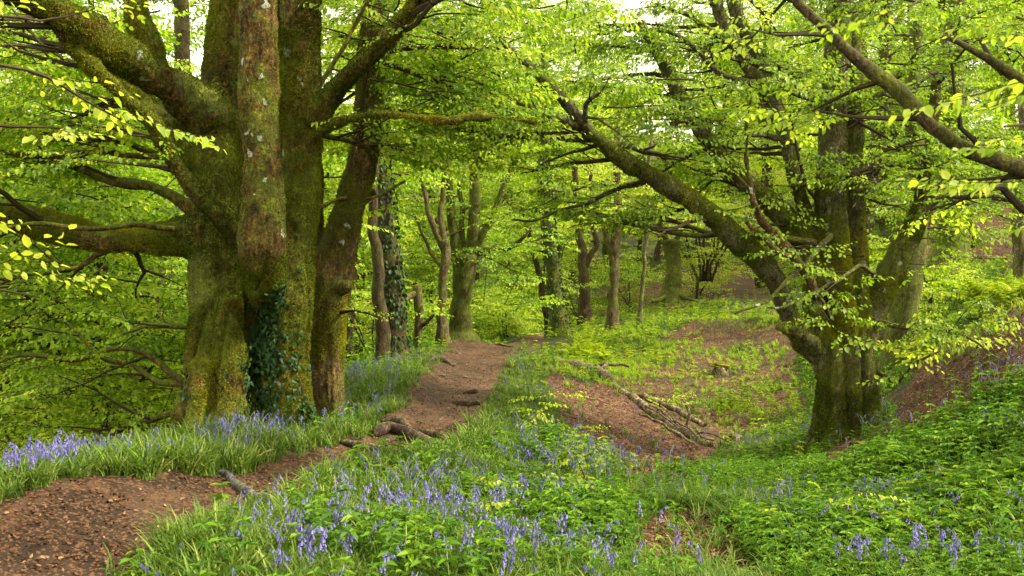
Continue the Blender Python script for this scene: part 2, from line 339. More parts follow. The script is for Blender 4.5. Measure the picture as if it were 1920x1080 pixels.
def build(mb, name, mats, parent=None, origin=(0, 0, 0), smooth=True):
    V, F, Mi, R = mb.arrays(); V = V - np.asarray(origin, np.float32)
    return link(name, mesh_from(name, V, F, mats, Mi, R, smooth), parent, None if parent is not None else origin)

def catmull(P, step):
    P = np.asarray(P, float)
    if len(P) < 3:
        n = max(2, int(np.linalg.norm(P[-1, :3] - P[0, :3]) / step) + 1); t = np.linspace(0, 1, n)[:, None]; return P[0] + (P[-1] - P[0]) * t
    Q = np.vstack([2 * P[0] - P[1], P, 2 * P[-1] - P[-2]]); outp = []
    for i in range(len(P) - 1):
        p0, p1, p2, p3 = Q[i:i + 4]; n = max(1, int(round(np.linalg.norm(p2[:3] - p1[:3]) / step)))
        for t in np.arange(n) / n:
            outp.append(.5 * ((2 * p1) + (-p0 + p2) * t + (2 * p0 - 5 * p1 + 4 * p2 - p3) * t * t + (-p0 + 3 * p1 - 3 * p2 + p3) * t ** 3))
    outp.append(P[-1]); return np.array(outp)
def tube_arr(P, R, ns=8, wob=0.0, seed=0, cap=True):
    P = np.asarray(P, float); R = np.asarray(R, float); n = len(P)
    T = np.gradient(P, axis=0); T /= np.linalg.norm(T, axis=1)[:, None] + 1e-9
    ref = np.array([0., 0., 1.]) if abs(T[0, 2]) < .9 else np.array([0., 1., 0.])
    U = np.empty_like(P); u = np.cross(T[0], ref); u /= np.linalg.norm(u); U[0] = u
    for i in range(1, n):
        u = u - T[i] * (u @ T[i]); u /= np.linalg.norm(u) + 1e-9; U[i] = u
    Wv = np.cross(T, U); a = np.arange(ns) / ns * 2 * math.pi
    V = P[:, None, :] + R[:, None, None] * (np.cos(a)[None, :, None] * U[:, None, :] + np.sin(a)[None, :, None] * Wv[:, None, :])
    if wob:
        C = np.repeat(P[:, None, :], ns, 1).reshape(-1, 3); Vf = V.reshape(-1, 3)
        k = 1 + wob * fbm(Vf, .35 / max(R.mean(), .01), 3, seed); V = (C + (Vf - C) * k[:, None]).reshape(n, ns, 3)
    i = np.arange(n - 1)[:, None] * ns; j = np.arange(ns)[None, :]; j2 = (j + 1) % ns
    F = np.stack([i + j, i + j2, i + ns + j2, i + ns + j], -1).reshape(-1, 4)
    V = V.reshape(-1, 3)
    if cap:   # close both ends with degenerate-free quads round a centre
        for e, base in ((0, 0), (n - 1, (n - 1) * ns)):
            c = len(V); V = np.vstack([V, P[e] + T[e] * (R[e] * .25 if e else -R[e] * .25)])
            q = []
            for k in range(0, ns, 2):
                ids = [base + k, base + (k + 1) % ns, base + (k + 2) % ns, c]
                q.append(ids[::-1] if e == 0 else ids)
            F = np.vstack([F, q])
    return V, F
def pxline(pts):
    """(u, v, distance, width in px) -> xyz + radius rows"""
    return np.array([[*at(u, v, d), w * .5 * d / FPX] for u, v, d, w in pts])
def tube_px(mb, pts, ns=10, step=.15, wob=.08, m=0, seed=0, crook=1.6):
    C = catmull(pts, step); n = len(C); k = np.minimum(1, np.minimum(np.arange(n), np.arange(n)[::-1] + 2) / 4.) * np.clip(.035 + C[:, 3] * .0, 0, .05) * crook
    for a in range(3): C[:, a] += k * fbm(C[:, :3], 2.2, 2, 90 + a + seed)
    V, F = tube_arr(C[:, :3], np.maximum(C[:, 3], .003), ns, wob, seed); mb.add(V, F, m)

# ------------------------------------------------------------------ leaf, spray and plant templates
def leaf_geo(p, yaw, L, wd, tilt=0., roll=0., fold=.12, droop=.15, simple=False):
    """one leaf from p pointing along yaw in the xy plane"""
    w = wd * L * .5
    if simple: v = np.array([[0, 0, 0], [w, .45 * L, fold * L], [0, L, -droop * L], [-w, .45 * L, fold * L]]); f = [[0, 1, 2, 3]]
    else:
        v = np.array([[0, 0, 0], [w * .9, .28 * L, fold * L], [w * .82, .66 * L, fold * L * .6 - droop * L * .3], [0, L, -droop * L], [-w * .82, .66 * L, fold * L * .6 - droop * L * .3], [-w * .9, .28 * L, fold * L]])
        f = [[0, 1, 2, 3], [0, 3, 4, 5]]
    cr, sr = math.cos(roll), math.sin(roll); v = v @ np.array([[cr, 0, sr], [0, 1, 0], [-sr, 0, cr]]).T
    ct, st = math.cos(tilt), math.sin(tilt); v = v @ np.array([[1, 0, 0], [0, ct, -st], [0, st, ct]]).T
    cy_, sy_ = math.cos(yaw), math.sin(yaw); v = v @ np.array([[sy_, cy_, 0], [-cy_, sy_, 0], [0, 0, 1]]).T
    # after this a yaw of 0 points along +x
    return v + p, np.array(f)
class Tmpl:
    def __init__(s): s.V, s.F, s.M, s.L, s.n, s.k = [], [], [], [], 0, 0
    def add(s, V, F, m, leaf=True):
        s.V.append(V); s.F.append(np.asarray(F) + s.n); s.n += len(V); s.M.append(np.full(len(F), m)); s.L.append(np.full(len(F), s.k)); s.k += 1
    def done(s): s.V = np.vstack(s.V).astype(np.float32); s.F = np.vstack(s.F); s.M = np.concatenate(s.M); s.L = np.concatenate(s.L); return s
def spray_tmpl(r, simple=False, L0=.064, length=.62):
    t = Tmpl()
    def twig(p, yaw, ln, lvl):
        nseg = 4 if lvl == 0 else 2; pts = [np.array(p, float)]; y = yaw
        for k in range(nseg):
            y += r.normal(0, .10); pts.append(pts[-1] + ln / nseg * np.array([math.cos(y), math.sin(y), r.normal(0, .05) - .06 * (k / nseg)]))
        pts = np.array(pts)
        if not (simple and lvl): 
            V, F = tube_arr(pts, np.linspace(.0035 if lvl == 0 else .002, .0012, len(pts)), 3, 0, cap=False); t.add(V, F, 1)
        sp = .053 * (1.5 if simple else 1); nl = max(3, int(ln / sp)); side = 1
        for k in range(nl + 1):
            f = (k + .6) / (nl + .6); f = min(f, 1); q = f * nseg; i = min(int(q), nseg - 1); p0 = pts[i] + (pts[i + 1] - pts[i]) * (q - i)
            side = -side; L = L0 * r.uniform(.6, 1.3) * (1.35 if simple else 1) * (.8 + .2 * math.sin(f * 3.1))
            ya = y + (side * r.uniform(.5, 1.1) if k < nl else r.normal(0, .2))
            V, F = leaf_geo(p0, ya, L, r.uniform(.6, .72), tilt=r.normal(-.48, .35), roll=r.normal(0, .45), fold=r.uniform(.03, .14), droop=r.uniform(0, .2), simple=simple); t.add(V, F, 0)
        if lvl == 0:
            side = 1
            for f in (.18, .36, .52, .68, .82):
                side = -side; q = f * nseg; i = int(q); p0 = pts[i] + (pts[i + 1] - pts[i]) * (q - i)
                twig(p0, yaw + side * r.uniform(.6, .95), ln * (.55 - .35 * abs(f - .35)) * r.uniform(.7, 1.1), 1)
    twig((0, 0, 0), 0, length, 0); return t.done()
tr = np.random.default_rng(11)
SPRAY_HI = [spray_tmpl(tr) for _ in range(6)]
SPRAY_LO = [spray_tmpl(tr, True, .064, .75) for _ in range(6)]
def rotm(yaw, pitch, roll):
    cy_, sy_, cp, sp, cr, sr = np.cos(yaw), np.sin(yaw), np.cos(pitch), np.sin(pitch), np.cos(roll), np.sin(roll); z = np.zeros_like(cy_); o = z + 1
    Rz = np.stack([np.stack([cy_, -sy_, z], -1), np.stack([sy_, cy_, z], -1), np.stack([z, z, o], -1)], -2)
    Ry = np.stack([np.stack([cp, z, -sp], -1), np.stack([z, o, z], -1), np.stack([sp, z, cp], -1)], -2)
    Rx = np.stack([np.stack([o, z, z], -1), np.stack([z, cr, -sr], -1), np.stack([z, sr, cr], -1)], -2)
    return Rz @ Ry @ Rx
def scatter(mb, tmpls, pos, yaw, pitch, roll, scale, r=None, bias=0., matmap=None, zscale=None):
    """stamp the templates; x axis is the growing direction of sprays, z is up for plants"""
    r = r or rng; pos = np.asarray(pos, np.float32); n = len(pos)
    if n == 0: return
    Rm = rotm(np.asarray(yaw, float), np.asarray(pitch, float), np.asarray(roll, float)).astype(np.float32) * np.asarray(scale, np.float32)[:, None, None]
    which = r.integers(0, len(tmpls), n); inst = np.clip(r.normal(0, .17, n) + bias, -1, 1)
    for k, t in enumerate(tmpls):
        s = which == k; m = int(s.sum())
        if not m: continue
        V = np.einsum('nij,vj->nvi', Rm[s], t.V) + pos[s][:, None, :]
        F = t.F[None] + (np.arange(m) * len(t.V))[:, None, None]
        R = np.clip(r.random((m, t.k)) * .7 + .15 + inst[s][:, None], 0, 1)[:, t.L]
        mb.add(V.reshape(-1, 3), F.reshape(-1, 4), np.tile(t.M, m), R.ravel())

# ------------------------------------------------------------------ branch growth
class Grow:
    def __init__(s, seed, block=None):
        s.r = np.random.default_rng(seed); s.tw = MB(); s.pos, s.yaw, s.pit, s.rol, s.sca = [], [], [], [], []; s.block = block
    def spray(s, p, yaw, sc=1.0, pit=None):
        s.pos.append(p); s.yaw.append(yaw); s.pit.append(s.r.normal(-.08, .17) if pit is None else pit); s.rol.append(s.r.normal(0, .28)); s.sca.append(sc * s.r.uniform(.75, 1.2))
    def line(s, p, yaw, pitch, ln, r0, seg=.22, wander=.16, up=0.):
        pts = [np.array(p, float)]; n = max(3, int(ln / seg))
        for k in range(n):
            yaw += s.r.normal(0, wander); pitch += s.r.normal(0, wander * .8) + up
            pitch = max(-.5, min(1.2, pitch))
            pts.append(pts[-1] + ln / n * np.array([math.cos(yaw) * math.cos(pitch), math.sin(yaw) * math.cos(pitch), math.sin(pitch)]))
        pts = np.array(pts)
        if r0 > .0035: s.tw.add(*tube_arr(pts, np.linspace(r0, max(.002, r0 * .25), len(pts)), 5 if r0 > .02 else 4, .06 if r0 > .02 else 0, cap=False))
        return pts
    def plate(s, p, yaw, pitch, ln, r0, dens=1.0, sc=1.0, lvl=0):
        """a flat spray of foliage: a branch, side branches to both sides, sprays on them"""
        if lvl == 0 and s.block is not None:
            q_ = np.array([p + f_ * ln * np.array([math.cos(yaw), math.sin(yaw), .1]) for f_ in (.3, .6, .9)])
            if s.block(q_).sum() >= 2: return
        pts = s.line(p, yaw, pitch, ln, r0); n = len(pts) - 1; side = s.r.choice([-1, 1]); step = (.30 if lvl == 0 else .20) / dens
        d = step * .6
        while d < ln:
            q = d / ln * n; i = min(int(q), n - 1); p0 = pts[i] + (pts[i + 1] - pts[i]) * (q - i); t = pts[i + 1] - pts[i]; y0 = math.atan2(t[1], t[0]); side = -side
            f = d / ln
            if lvl == 0 and ln > .8 and f > .12: s.plate(p0, y0 + side * s.r.uniform(.6, 1.05), s.r.normal(.02, .13), ln * s.r.uniform(.32, .5) * (1.05 - .6 * f), r0 * .4, dens, sc, 1)
            elif lvl > 0 or f > .3: s.spray(p0, y0 + side * s.r.uniform(.5, .95), sc)
            d += step * s.r.uniform(.75, 1.25)
        t = pts[-1] - pts[-2]; s.spray(pts[-1], math.atan2(t[1], t[0]), sc)
    def along(s, C, t0, n, ln, dens=1., sc=1., yawspread=1.2, yaw0=None, pitch=(.05, .2), t1=1.0, keep=None):
        """n plates along a limb (rows xyz radius)"""
        C = np.asarray(C); m = len(C) - 1
        for k in range(n):
            f = t0 + (t1 - t0) * (k + s.r.random()) / n; q = f * m; i = min(int(q), m - 1); p0 = C[i] + (C[i + 1] - C[i]) * (q - i); t = C[i + 1] - C[i]
            y0 = math.atan2(t[1], t[0]) if yaw0 is None else yaw0
            if abs(t[2]) > 2.5 * math.hypot(t[0], t[1]) and yaw0 is None: y0 = s.r.uniform(0, 6.28)
            y = y0 + s.r.uniform(-yawspread, yawspread); l = s.r.uniform(*ln)
            s.plate(p0[:3], y, s.r.normal(*pitch), l, min(max(p0[3] * .5, .008), .02 + .01 * l), dens, sc)
    def leaves(s, tm, bias=0., thin=None):
        P = np.array(s.pos); a = [np.array(q) for q in (s.yaw, s.pit, s.rol, s.sca)]
        if len(P) == 0: return MB(), 0
        k = np.ones(len(P), bool)
        if s.block is not None: k &= ~s.block(P)
        if thin: k &= s.r.random(len(P)) < thin
        mb = MB(); scatter(mb, tm, P[k], a[0][k], a[1][k], a[2][k], a[3][k], s.r, bias); return mb, int(k.sum())

def carrier(root, tubes, parts_o, p):
    best, bd = root, .25
    for (nm, R_), o in parts_o:
        C = catmull(R_, .1); dd = (np.linalg.norm(C[:, :3] - p, axis=1) - C[:, 3]).min()
        if nm == 'limb' and dd < bd: best, bd = o, dd
    return best
# views that the photo keeps open: (polygon, nearer than)
OPEN = [([(335,-60),(600,-60),(612,200),(640,700),(660,880),(320,880),(352,700),(355,200)], 10.6),
        ([(600,-60),(735,-60),(725,300),(660,620),(645,860),(560,860),(560,200)], 9.9),
        ([(640,600),(1060,600),(1110,690),(1400,860),(1400,1200),(-100,1200),(-100,840),(300,840),(560,800)], 27),
        ([(1060,560),(1460,520),(1490,700),(1490,840),(1100,840)], 26),
        ([(1500,640),(1660,640),(1700,830),(1930,700),(1930,1100),(1300,1100),(1500,830)], 14.6),
        ([(1650,770),(1760,680),(1930,540),(1930,1000),(1600,1000)], 15), ([(1690,770),(1755,680),(1930,520),(1960,520),(1960,690),(1800,745)], 22),
        ([(-60,388),(360,395),(360,475),(-60,468)], 10.75), ([(838,480),(905,480),(905,645),(835,645)], 28.6),([(700,420),(845,420),(845,680),(690,690)], 23)]
SOFT = [([(980,120),(1110,195),(1300,335),(1430,440),(1510,560),(1470,620),(1370,500),(1250,390),(1140,325),(1040,240),(960,180)], 13.4),
        ([(1240,100),(1300,180),(1380,290),(1460,380),(1530,480),(1600,600),(1640,500),(1600,280),(1530,280),(1530,420),(1500,330),(1460,180),(1380,20),(1310,-40),(1330,60),(1420,180),(1450,300),(1480,400),(1400,320),(1300,190)], 14.4), ([(600,230),(600,160),(730,0),(800,-20),(830,20),(640,215)], 10.4),
        ([(1640,560),(1720,400),(1680,380),(1600,560)], 13.9), ([(1060,430),(1440,430),(1480,560),(1060,600)], 43), ([(690,330),(1000,330),(1000,640),(690,700)], 27),
        ([(1420,0),(1600,0),(1960,300),(1960,360),(1700,260)], 7.8), ([(350,390),(-60,360),(-60,480),(350,500)], 11.0), ([(410,150),(330,120),(200,30),(60,-60),(-60,-60),(0,40),(150,150),(300,290),(400,300)], 10.5), ([(600,170),(1020,190),(1020,260),(600,280)], 10.5)]
def blocked(P, lst=OPEN):
    P = P + np.array([0, 0, -.06]); u, v, d = uvd(P[:, 0], P[:, 1], P[:, 2]); b = np.zeros(len(P), bool)
    for poly, far in lst: b |= inpoly(u, v, poly) & (d < far) & (d > .3)
    nz = vnoise(P, 2.1, 5) > -.48
    for poly, far in SOFT: b |= inpoly(u, v, poly) & (d < far) & (d > .3) & nz
    b |= (d < 44) & (v < -260) & (d > 5)
    b |= (d > -1) & (d < 2.2) & (np.abs(P[:, 0]) < 1.6) & (P[:, 2] < 4)
    return b

# ------------------------------------------------------------------ fused trunks (hero trees): tubes remeshed into one skin, then cut back into trunk and limbs
def fused(tubes, voxel, seed, disp=.02, smooth=6):
    """tubes: list of (name, rows) ; returns list of (name, V, F)"""
    mb = MB(); cen = []
    for k, (nm, pts) in enumerate(tubes):
        C = catmull(pts, .08); V, F = tube_arr(C[:, :3], C[:, 3], 16, .10, seed + k); mb.add(V, F); cen.append(C)
    V, F, _, _ = mb.arrays(); me = mesh_from('tmp', V, F, []); o = link('tmp', me)
    md = o.modifiers.new('r', 'REMESH'); md.mode = 'VOXEL'; md.voxel_size = voxel
    ms = o.modifiers.new('s', 'SMOOTH'); ms.factor = .5; ms.iterations = smooth
    dg = bpy.context.evaluated_depsgraph_get(); ev = o.evaluated_get(dg); m2 = bpy.data.meshes.new_from_object(ev)
    nv = len(m2.vertices); V = np.empty(nv * 3, np.float32); m2.vertices.foreach_get('co', V); V = V.reshape(-1, 3)
    Nn = np.empty(nv * 3, np.float32); m2.vertex_normals.foreach_get('vector', Nn); Nn = Nn.reshape(-1, 3)
    nf = len(m2.polygons); F = np.empty(nf * 4, np.int32); m2.loops.foreach_get('vertex_index', F); F = F.reshape(-1, 4)
    bpy.data.objects.remove(o); bpy.data.meshes.remove(me); bpy.data.meshes.remove(m2)
    S = V * np.array([1, 1, .3])
    dd = fbm(S, 3.2, 3, seed + 50) * disp + fbm(V, 9, 3, seed + 60) * disp * .35 + fbm(V, 40, 2, seed + 70) * disp * .12
    G = V * np.array([1, 1, .16]); groove = np.abs(fbm(G, 2.9, 2, seed + 80)); low = np.clip((2.2 - V[:, 2]) / 1.2, .12, 1)
    dd -= np.clip(.22 - groove, 0, .22) / .22 * disp * 2.6 * low; dd += np.abs(fbm(G, 5.5, 2, seed + 85)) * disp * 1.0 * low
    V = V + Nn * dd[:, None]
    fc = V[F].mean(1); best = np.full(len(fc), 1e9); lab = np.zeros(len(fc), int)
    names = []
    for k, (nm, _) in enumerate(tubes):
        C = cen[k][::2]; dmin = np.full(len(fc), 1e9)
        for c in C: dmin = np.minimum(dmin, np.linalg.norm(fc - c[:3], axis=1) / c[3])
        b = dmin < best; best[b] = dmin[b]; lab[b] = k
    outp = []; keys = []
    for k, (nm, _) in enumerate(tubes):
        key = nm if nm == 'trunk' else (nm, k)
        if key not in keys: keys.append(key)
    for key in keys:
        ks = [k for k, (nm, _) in enumerate(tubes) if (nm == 'trunk' if key == 'trunk' else k == key[1])]
        f = F[np.isin(lab, ks)]
        if len(f) < 20: continue
        u, inv = np.unique(f, return_inverse=True); outp.append((key if key == 'trunk' else key[0], V[u], inv.reshape(-1, 4)))
    return outp, cen

# ================================================================== SETTING: ground and path from one grid
def axis(lo, hi, c0, c1, fine, grow):
    a = list(np.arange(c0, c1, fine)); s = fine; p = c1
    while p < hi: a.append(p); s *= grow; p += s
    a.append(hi); s = fine; p = c0 - fine; b = []
    while p > lo: b.append(p); s *= grow; p -= s
    b.append(lo); return np.array(sorted(b) + a)
gx = axis(-420, 420, -4.5, 8.5, .07, 1.045); gy = axis(-420, 420, 4.5, 20, .07, 1.03)
GX, GY = np.meshgrid(gx, gy); X, Y = GX.ravel(), GY.ravel(); Z = H(X, Y)
nx, ny = len(gx), len(gy)
ii = (np.arange(ny - 1)[:, None] * nx + np.arange(nx - 1)[None, :]).ravel()
GF = np.stack([ii, ii + 1, ii + nx + 1, ii + nx], 1)
fx, fy = X[GF].mean(1), Y[GF].mean(1); onp = (path_d(fx, fy) < 0) & (fy > 0) & (fy < 60)
Lm = litter(X, Y, Z); pdv = path_d(X, Y)
Lm = np.clip(np.maximum(Lm, np.clip(.5 - pdv / .5, 0, 1)), 0, 1)
Lm = np.clip(np.maximum(Lm, .45 * (fbm2(X, Y, .5, 3, 21) > .2) * (np.hypot(X, Y) > 14)), 0, 1)
for nm, sel, mt in (('ground', ~onp, M_GROUND), ('path', onp, M_PATH)):
    f = GF[sel]; u, inv = np.unique(f, return_inverse=True); V = np.stack([X[u], Y[u], Z[u]], 1)
    me = mesh_from(nm, V, inv.reshape(-1, 4), [mt]); a = me.attributes.new('litter', 'FLOAT', 'POINT'); a.data.foreach_set('value', Lm[u].astype(np.float32))
    tag(link(nm, me), kind='structure')

# ================================================================== TREES
def finish_tree(root, g, tm, lm, org, bias=0., thin=None, crown='crown', twn='twigs', bark=M_TWIG):
    mb, n = g.leaves(tm, bias, thin)
    if g.tw.n: V, F, _, R_ = g.tw.arrays(); mb.add(V, F, 1, R_)
    if mb.n: build(mb, crown, [lm, M_TWIG], root, org, False)

# ---- big multi-stemmed beech left of the path
LT = [('trunk', [(405,880,10.3,200),(404,800,10.3,140),(404,700,10.3,112),(408,560,10.4,106),(412,420,10.5,106),(414,300,10.6,98),(418,200,10.7,88),(424,100,10.8,74),(430,0,10.8,66),(434,-160,10.8,58)]),
      ('trunk', [(480,880,10.62,200),(480,780,10.68,150),(480,680,10.7,120),(485,580,10.66,120),(500,480,10.6,120)]),
      ('trunk', [(548,880,10.4,120),(545,790,10.4,95),(535,680,10.4,95),(540,580,10.4,92),(551,480,10.5,80),(561,350,10.55,72),(563,230,10.55,74),(560,100,10.55,68),(561,0,10.55,68),(563,-180,10.55,60)]),
      ('trunk', [(500,570,10.1,40),(493,520,9.85,78),(491,465,9.72,92),(491,400,9.72,84),(488,300,9.78,76),(482,210,9.82,74),(483,100,9.85,70),(481,0,9.85,68),(478,-180,9.85,62)]),
      ('trunk', [(515,480,10.8,64),(518,300,10.85,52),(518,100,10.85,44),(518,-180,10.85,40)]),
      ('trunk', [(328,870,10.1,70),(350,790,10.15,66),(368,700,10.2,60),(378,600,10.3,58)]),
      ('trunk', [(432,870,9.95,80),(430,780,10.0,60),(432,680,10.08,56),(425,560,10.2,50)]),
      ('trunk', [(365,870,9.95,70),(378,780,10.02,54),(385,680,10.1,50)]),
      ('trunk', [(395,240,10.55,90),(380,200,10.5,90)]),
      ('limb', [(390,215,10.5,92),(345,180,10.3,82),(290,145,10.0,72),(230,105,9.7,74),(150,55,9.3,78),(60,-5,9.0,74),(-70,-90,8.7,66)]),
      ('limb', [(450,445,10.1,40),(425,420,10.0,27),(390,388,9.9,23),(352,340,9.8,23),(320,290,9.7,24),(288,230,9.6,23),(245,192,9.5,23),(200,150,9.4,23),(150,100,9.3,28),(95,45,9.2,26),(30,5,9.1,24),(-60,-30,9.0,20)]),
      ('limb', [(395,310,10.5,62),(360,285,10.5,54),(318,248,10.6,50),(270,200,10.7,46),(210,140,10.7,42),(150,80,10.7,38),(90,20,10.7,34),(30,-50,10.7,30)]),
      ('limb', [(400,445,10.4,100),(350,443,10.5,74),(300,449,10.6,56),(200,450,10.6,48),(110,428,10.6,52),(0,405,10.5,44),(-130,385,10.4,40)]),
      ('limb', [(585,230,10.5,66),(612,190,10.45,50),(650,145,10.3,42),(700,100,10.2,40),(745,52,10.1,36),(787,0,10.0,36),(840,-70,10.0,32)]),
      ('limb', [(580,262,10.5,34),(610,243,10.3,20),(650,224,10.1,16),(700,214,10.0,15),(770,219,9.9,15),(845,228,9.8,15),(905,218,9.7,11),(1003,229,9.6,8)]),
      ('limb', [(300,140,9.95,50),(285,85,9.95,44),(262,40,9.95,40),(252,-40,9.95,36)])]
tubes = [(n, pxline(p)) for n, p in LT]
parts, cen = fused(tubes, .02, 5, .034, 3)
orgL = np.array([at(470, 812, 10.3)[0], 10.35, h1(at(470, 812, 10.3)[0], 10.35)])
treeL = empty('beech_tree', orgL, 'huge mossy multi-stemmed beech with ivy beside the left edge of the path', 'tree', 'old beech trees')
POL = []; LL = [t for t in tubes if t[0] == 'limb']; li = 0
for nm, V, F in parts:
    q = MB(); q.add(V, F); o = build(q, nm, [M_BARK1], treeL, orgL)
    if nm == 'trunk':
        u_, v_, d_ = uvd(V[:, 0], V[:, 1], V[:, 2]); br = np.clip((52 - np.abs(u_ - 486)) / 12, 0, 1) * np.clip((500 - v_) / 60, 0, 1) * (d_ < 10.2) + .7 * np.clip((u_ - 525) / 10, 0, 1) * np.clip((330 - v_) / 80, 0, 1)
        at_ = o.data.attributes.new('bare', 'FLOAT', 'POINT'); at_.data.foreach_set('value', br.astype(np.float32))
    if nm == 'limb': POL.append((LL[li], o)); li += 1
gL = Grow(21, blocked)
thinL = [[(375,305,10.7,14),(330,295,10.6,13),(250,292,10.5,12),(170,285,10.4,12),(90,290,10.3,11),(-20,283,10.2,10)],
 [(372,300,10.8,16),(300,290,10.7,14),(220,265,10.6,12),(100,255,10.5,10),(-20,246,10.4,9)],
 [(372,400,10.9,30),(335,375,10.9,24),(290,352,10.9,18),(220,338,10.9,20),(130,312,10.9,15),(60,300,10.9,12),(-20,270,10.9,9)],
 [(330,430,10.2,12),(250,422,10.0,11),(160,430,10.0,10),(80,420,10.0,9),(-10,430,10.0,8)],
 [(365,615,10.5,9),(320,612,10.4,9),(280,616,10.4,9),(230,628,10.4,6)],
 [(360,730,10.9,16),(310,690,11.1,13),(265,658,11.2,11),(215,654,11.3,9),(140,672,11.4,11),(40,668,11.5,8),(-30,690,11.5,6)],
 [(358,725,10.9,12),(290,712,11.2,10),(250,690,11.4,10),(180,660,11.6,8),(120,600,11.8,6)],
 [(345,770,11.2,10),(290,785,11.4,12),(240,805,11.5,9),(160,835,11.6,6)],
 [(340,455,10.8,10),(200,470,10.6,12),(150,500,10.5,9),(80,515,10.4,7)],
 [(590,250,10.6,14),(640,262,10.8,10),(700,280,11,7)],
 [(560,230,10.6,10),(660,60,10.6,8),(690,0,10.6,8)],
 [(600,390,11,9),(640,375,11.2,8),(700,370,11.4,6),(760,340,11.6,5)]]
for p in thinL:
    R = pxline(p); C = catmull(R, .15); q = MB(); tube_px(q, R, 8, .08, .16, crook=.8); build(q, 'branch', [M_BARK1], carrier(treeL, 0, POL, R[0, :3]), orgL)
    gL.along(C, .25, 5, (.5, 1.2), .9, 1.0)
for k, (nm, R) in enumerate(tubes):
    if nm == 'limb' and k in (9, 10, 11, 12, 13):
        gL.along(catmull(R, .15), .25, 9, (.8, 1.9), .9, 1.0)
# crown of the stems above and behind, outside the trunk itself
for k, (u, v, d) in enumerate([(300,20,11.5),(250,120,12),(180,200,12.2),(120,60,11.2),(60,160,11.8),(300,350,12.5),(200,380,12.6),(80,380,12.2),(660,60,10.8),(730,100,11.0),(760,160,11.2),(820,60,10.6),(850,120,10.8),(900,30,11),(670,250,11.5),(780,180,10.4),(700,150,10.9),(640,40,11.6),(800,250,11.6),(740,20,10.4)]):
    P = at(u, v, d); gL.plate(P, gL.r.uniform(0, 6.28), .1, gL.r.uniform(1.0, 1.8), .012, 1.0)
finish_tree(treeL, gL, SPRAY_HI, M_LEAF, orgL, .02)
# ivy on its trunk
def ivy_on(parts, sel, n, r, parent, org, size=.055):
    mb = MB(); Vs = np.concatenate([V for nm, V, F in parts]); Ns = []
    for nm, V, F in parts:
        q = V[F]; fn = np.cross(q[:, 2] - q[:, 0], q[:, 3] - q[:, 1]); fn /= np.linalg.norm(fn, axis=1)[:, None] + 1e-9; nn = np.zeros_like(V)
        for c in range(4): np.add.at(nn, F[:, c], fn)
        Ns.append(nn / (np.linalg.norm(nn, axis=1)[:, None] + 1e-9))
    Ns = np.concatenate(Ns); w = sel(Vs, Ns); idx = r.choice(len(Vs), n, p=w / w.sum())
    t = Tmpl(); s = size
    t.add(np.array([[0, 0, 0], [.45 * s, .1 * s, .01], [.3 * s, .5 * s, .012], [0, s, 0], [-.3 * s, .5 * s, .012], [-.45 * s, .1 * s, .01]], np.float32), [[0, 1, 2, 3], [0, 3, 4, 5]], 0); t.done()
    nrm = Ns[idx]; P = Vs[idx] + nrm * r.uniform(.01, .05, (n, 1))
    up = np.array([0, 0, -1.]) + r.normal(0, .5, (n, 3)); zz = nrm + r.normal(0, .35, (n, 3)); zz /= np.linalg.norm(zz, axis=1)[:, None]
    yy = up - zz * (up * zz).sum(1)[:, None]; yy /= np.linalg.norm(yy, axis=1)[:, None]; xx = np.cross(yy, zz); Rm = np.stack([xx, yy, zz], -1) * r.uniform(.6, 1.3, n)[:, None, None]
    V = np.einsum('nij,vj->nvi', Rm, t.V) + P[:, None]; F = t.F[None] + (np.arange(n) * 6)[:, None, None]; mb.add(V.reshape(-1, 3), F.reshape(-1, 4), 0, np.repeat(r.random(n), 2))
    return build(mb, 'ivy', [M_IVY], parent, org, False)
def moss_on(parts, n, r, parent, org, size=.022, thr=-.1, name='moss', fade=0., skip=None):
    Vs = np.concatenate([V for nm, V, F in parts]); Fs = []; o = 0
    for nm, V, F in parts: Fs.append(F + o); o += len(V)
    Fs = np.concatenate(Fs); q = Vs[Fs]; c = q.mean(1); fn = np.cross(q[:, 2] - q[:, 0], q[:, 3] - q[:, 1]); ar = np.linalg.norm(fn, axis=1) + 1e-9; fn = fn / ar[:, None]
    m = fbm(c, 2.0, 4, 77) + .35 * fn[:, 2] + .25 * fn[:, 0]; w = ar * np.clip((m - thr) * 2, .12, 1) * (fn[:, 1] < .35) * np.clip(1.2 - fade * (c[:, 2] - 1.6), .12, 1.2)
    if skip is not None: w = w * skip(c)
    i = r.choice(len(c), n, p=w / w.sum())
    b = r.random((n, 2)); P = q[i, 0] * ((1 - b[:, :1]) * (1 - b[:, 1:])) + q[i, 1] * (b[:, :1] * (1 - b[:, 1:])) + q[i, 2] * (b[:, :1] * b[:, 1:]) + q[i, 3] * ((1 - b[:, :1]) * b[:, 1:])
    d = fn[i] * .8 + r.normal(0, .55, (n, 3)) + np.array([0, 0, -.25]); d /= np.linalg.norm(d, axis=1)[:, None]; sdv = np.cross(d, r.normal(0, 1, (n, 3))); sdv /= np.linalg.norm(sdv, axis=1)[:, None]
    L = (size * r.uniform(.5, 1.4, n))[:, None]; wd = L * .28
    V = np.stack([P - d * .004, P + d * L * .5 + sdv * wd, P + d * L, P + d * L * .5 - sdv * wd], 1).reshape(-1, 3); F = np.arange(n * 4).reshape(-1, 4)
    mb = MB(); mb.add(V, F, 0, np.clip(.45 + .42 * fbm(P, 1.3, 3, 78) + r.normal(0, .12, n), 0, 1)); return build(mb, name, [M_MOSSF], parent, org, False)
def lessB(c):
    u, v, d = uvd(c[:, 0], c[:, 1], c[:, 2]); return np.where((np.abs(u - 486) < 50) & (v < 480) & (d < 10.1), .22, 1.)
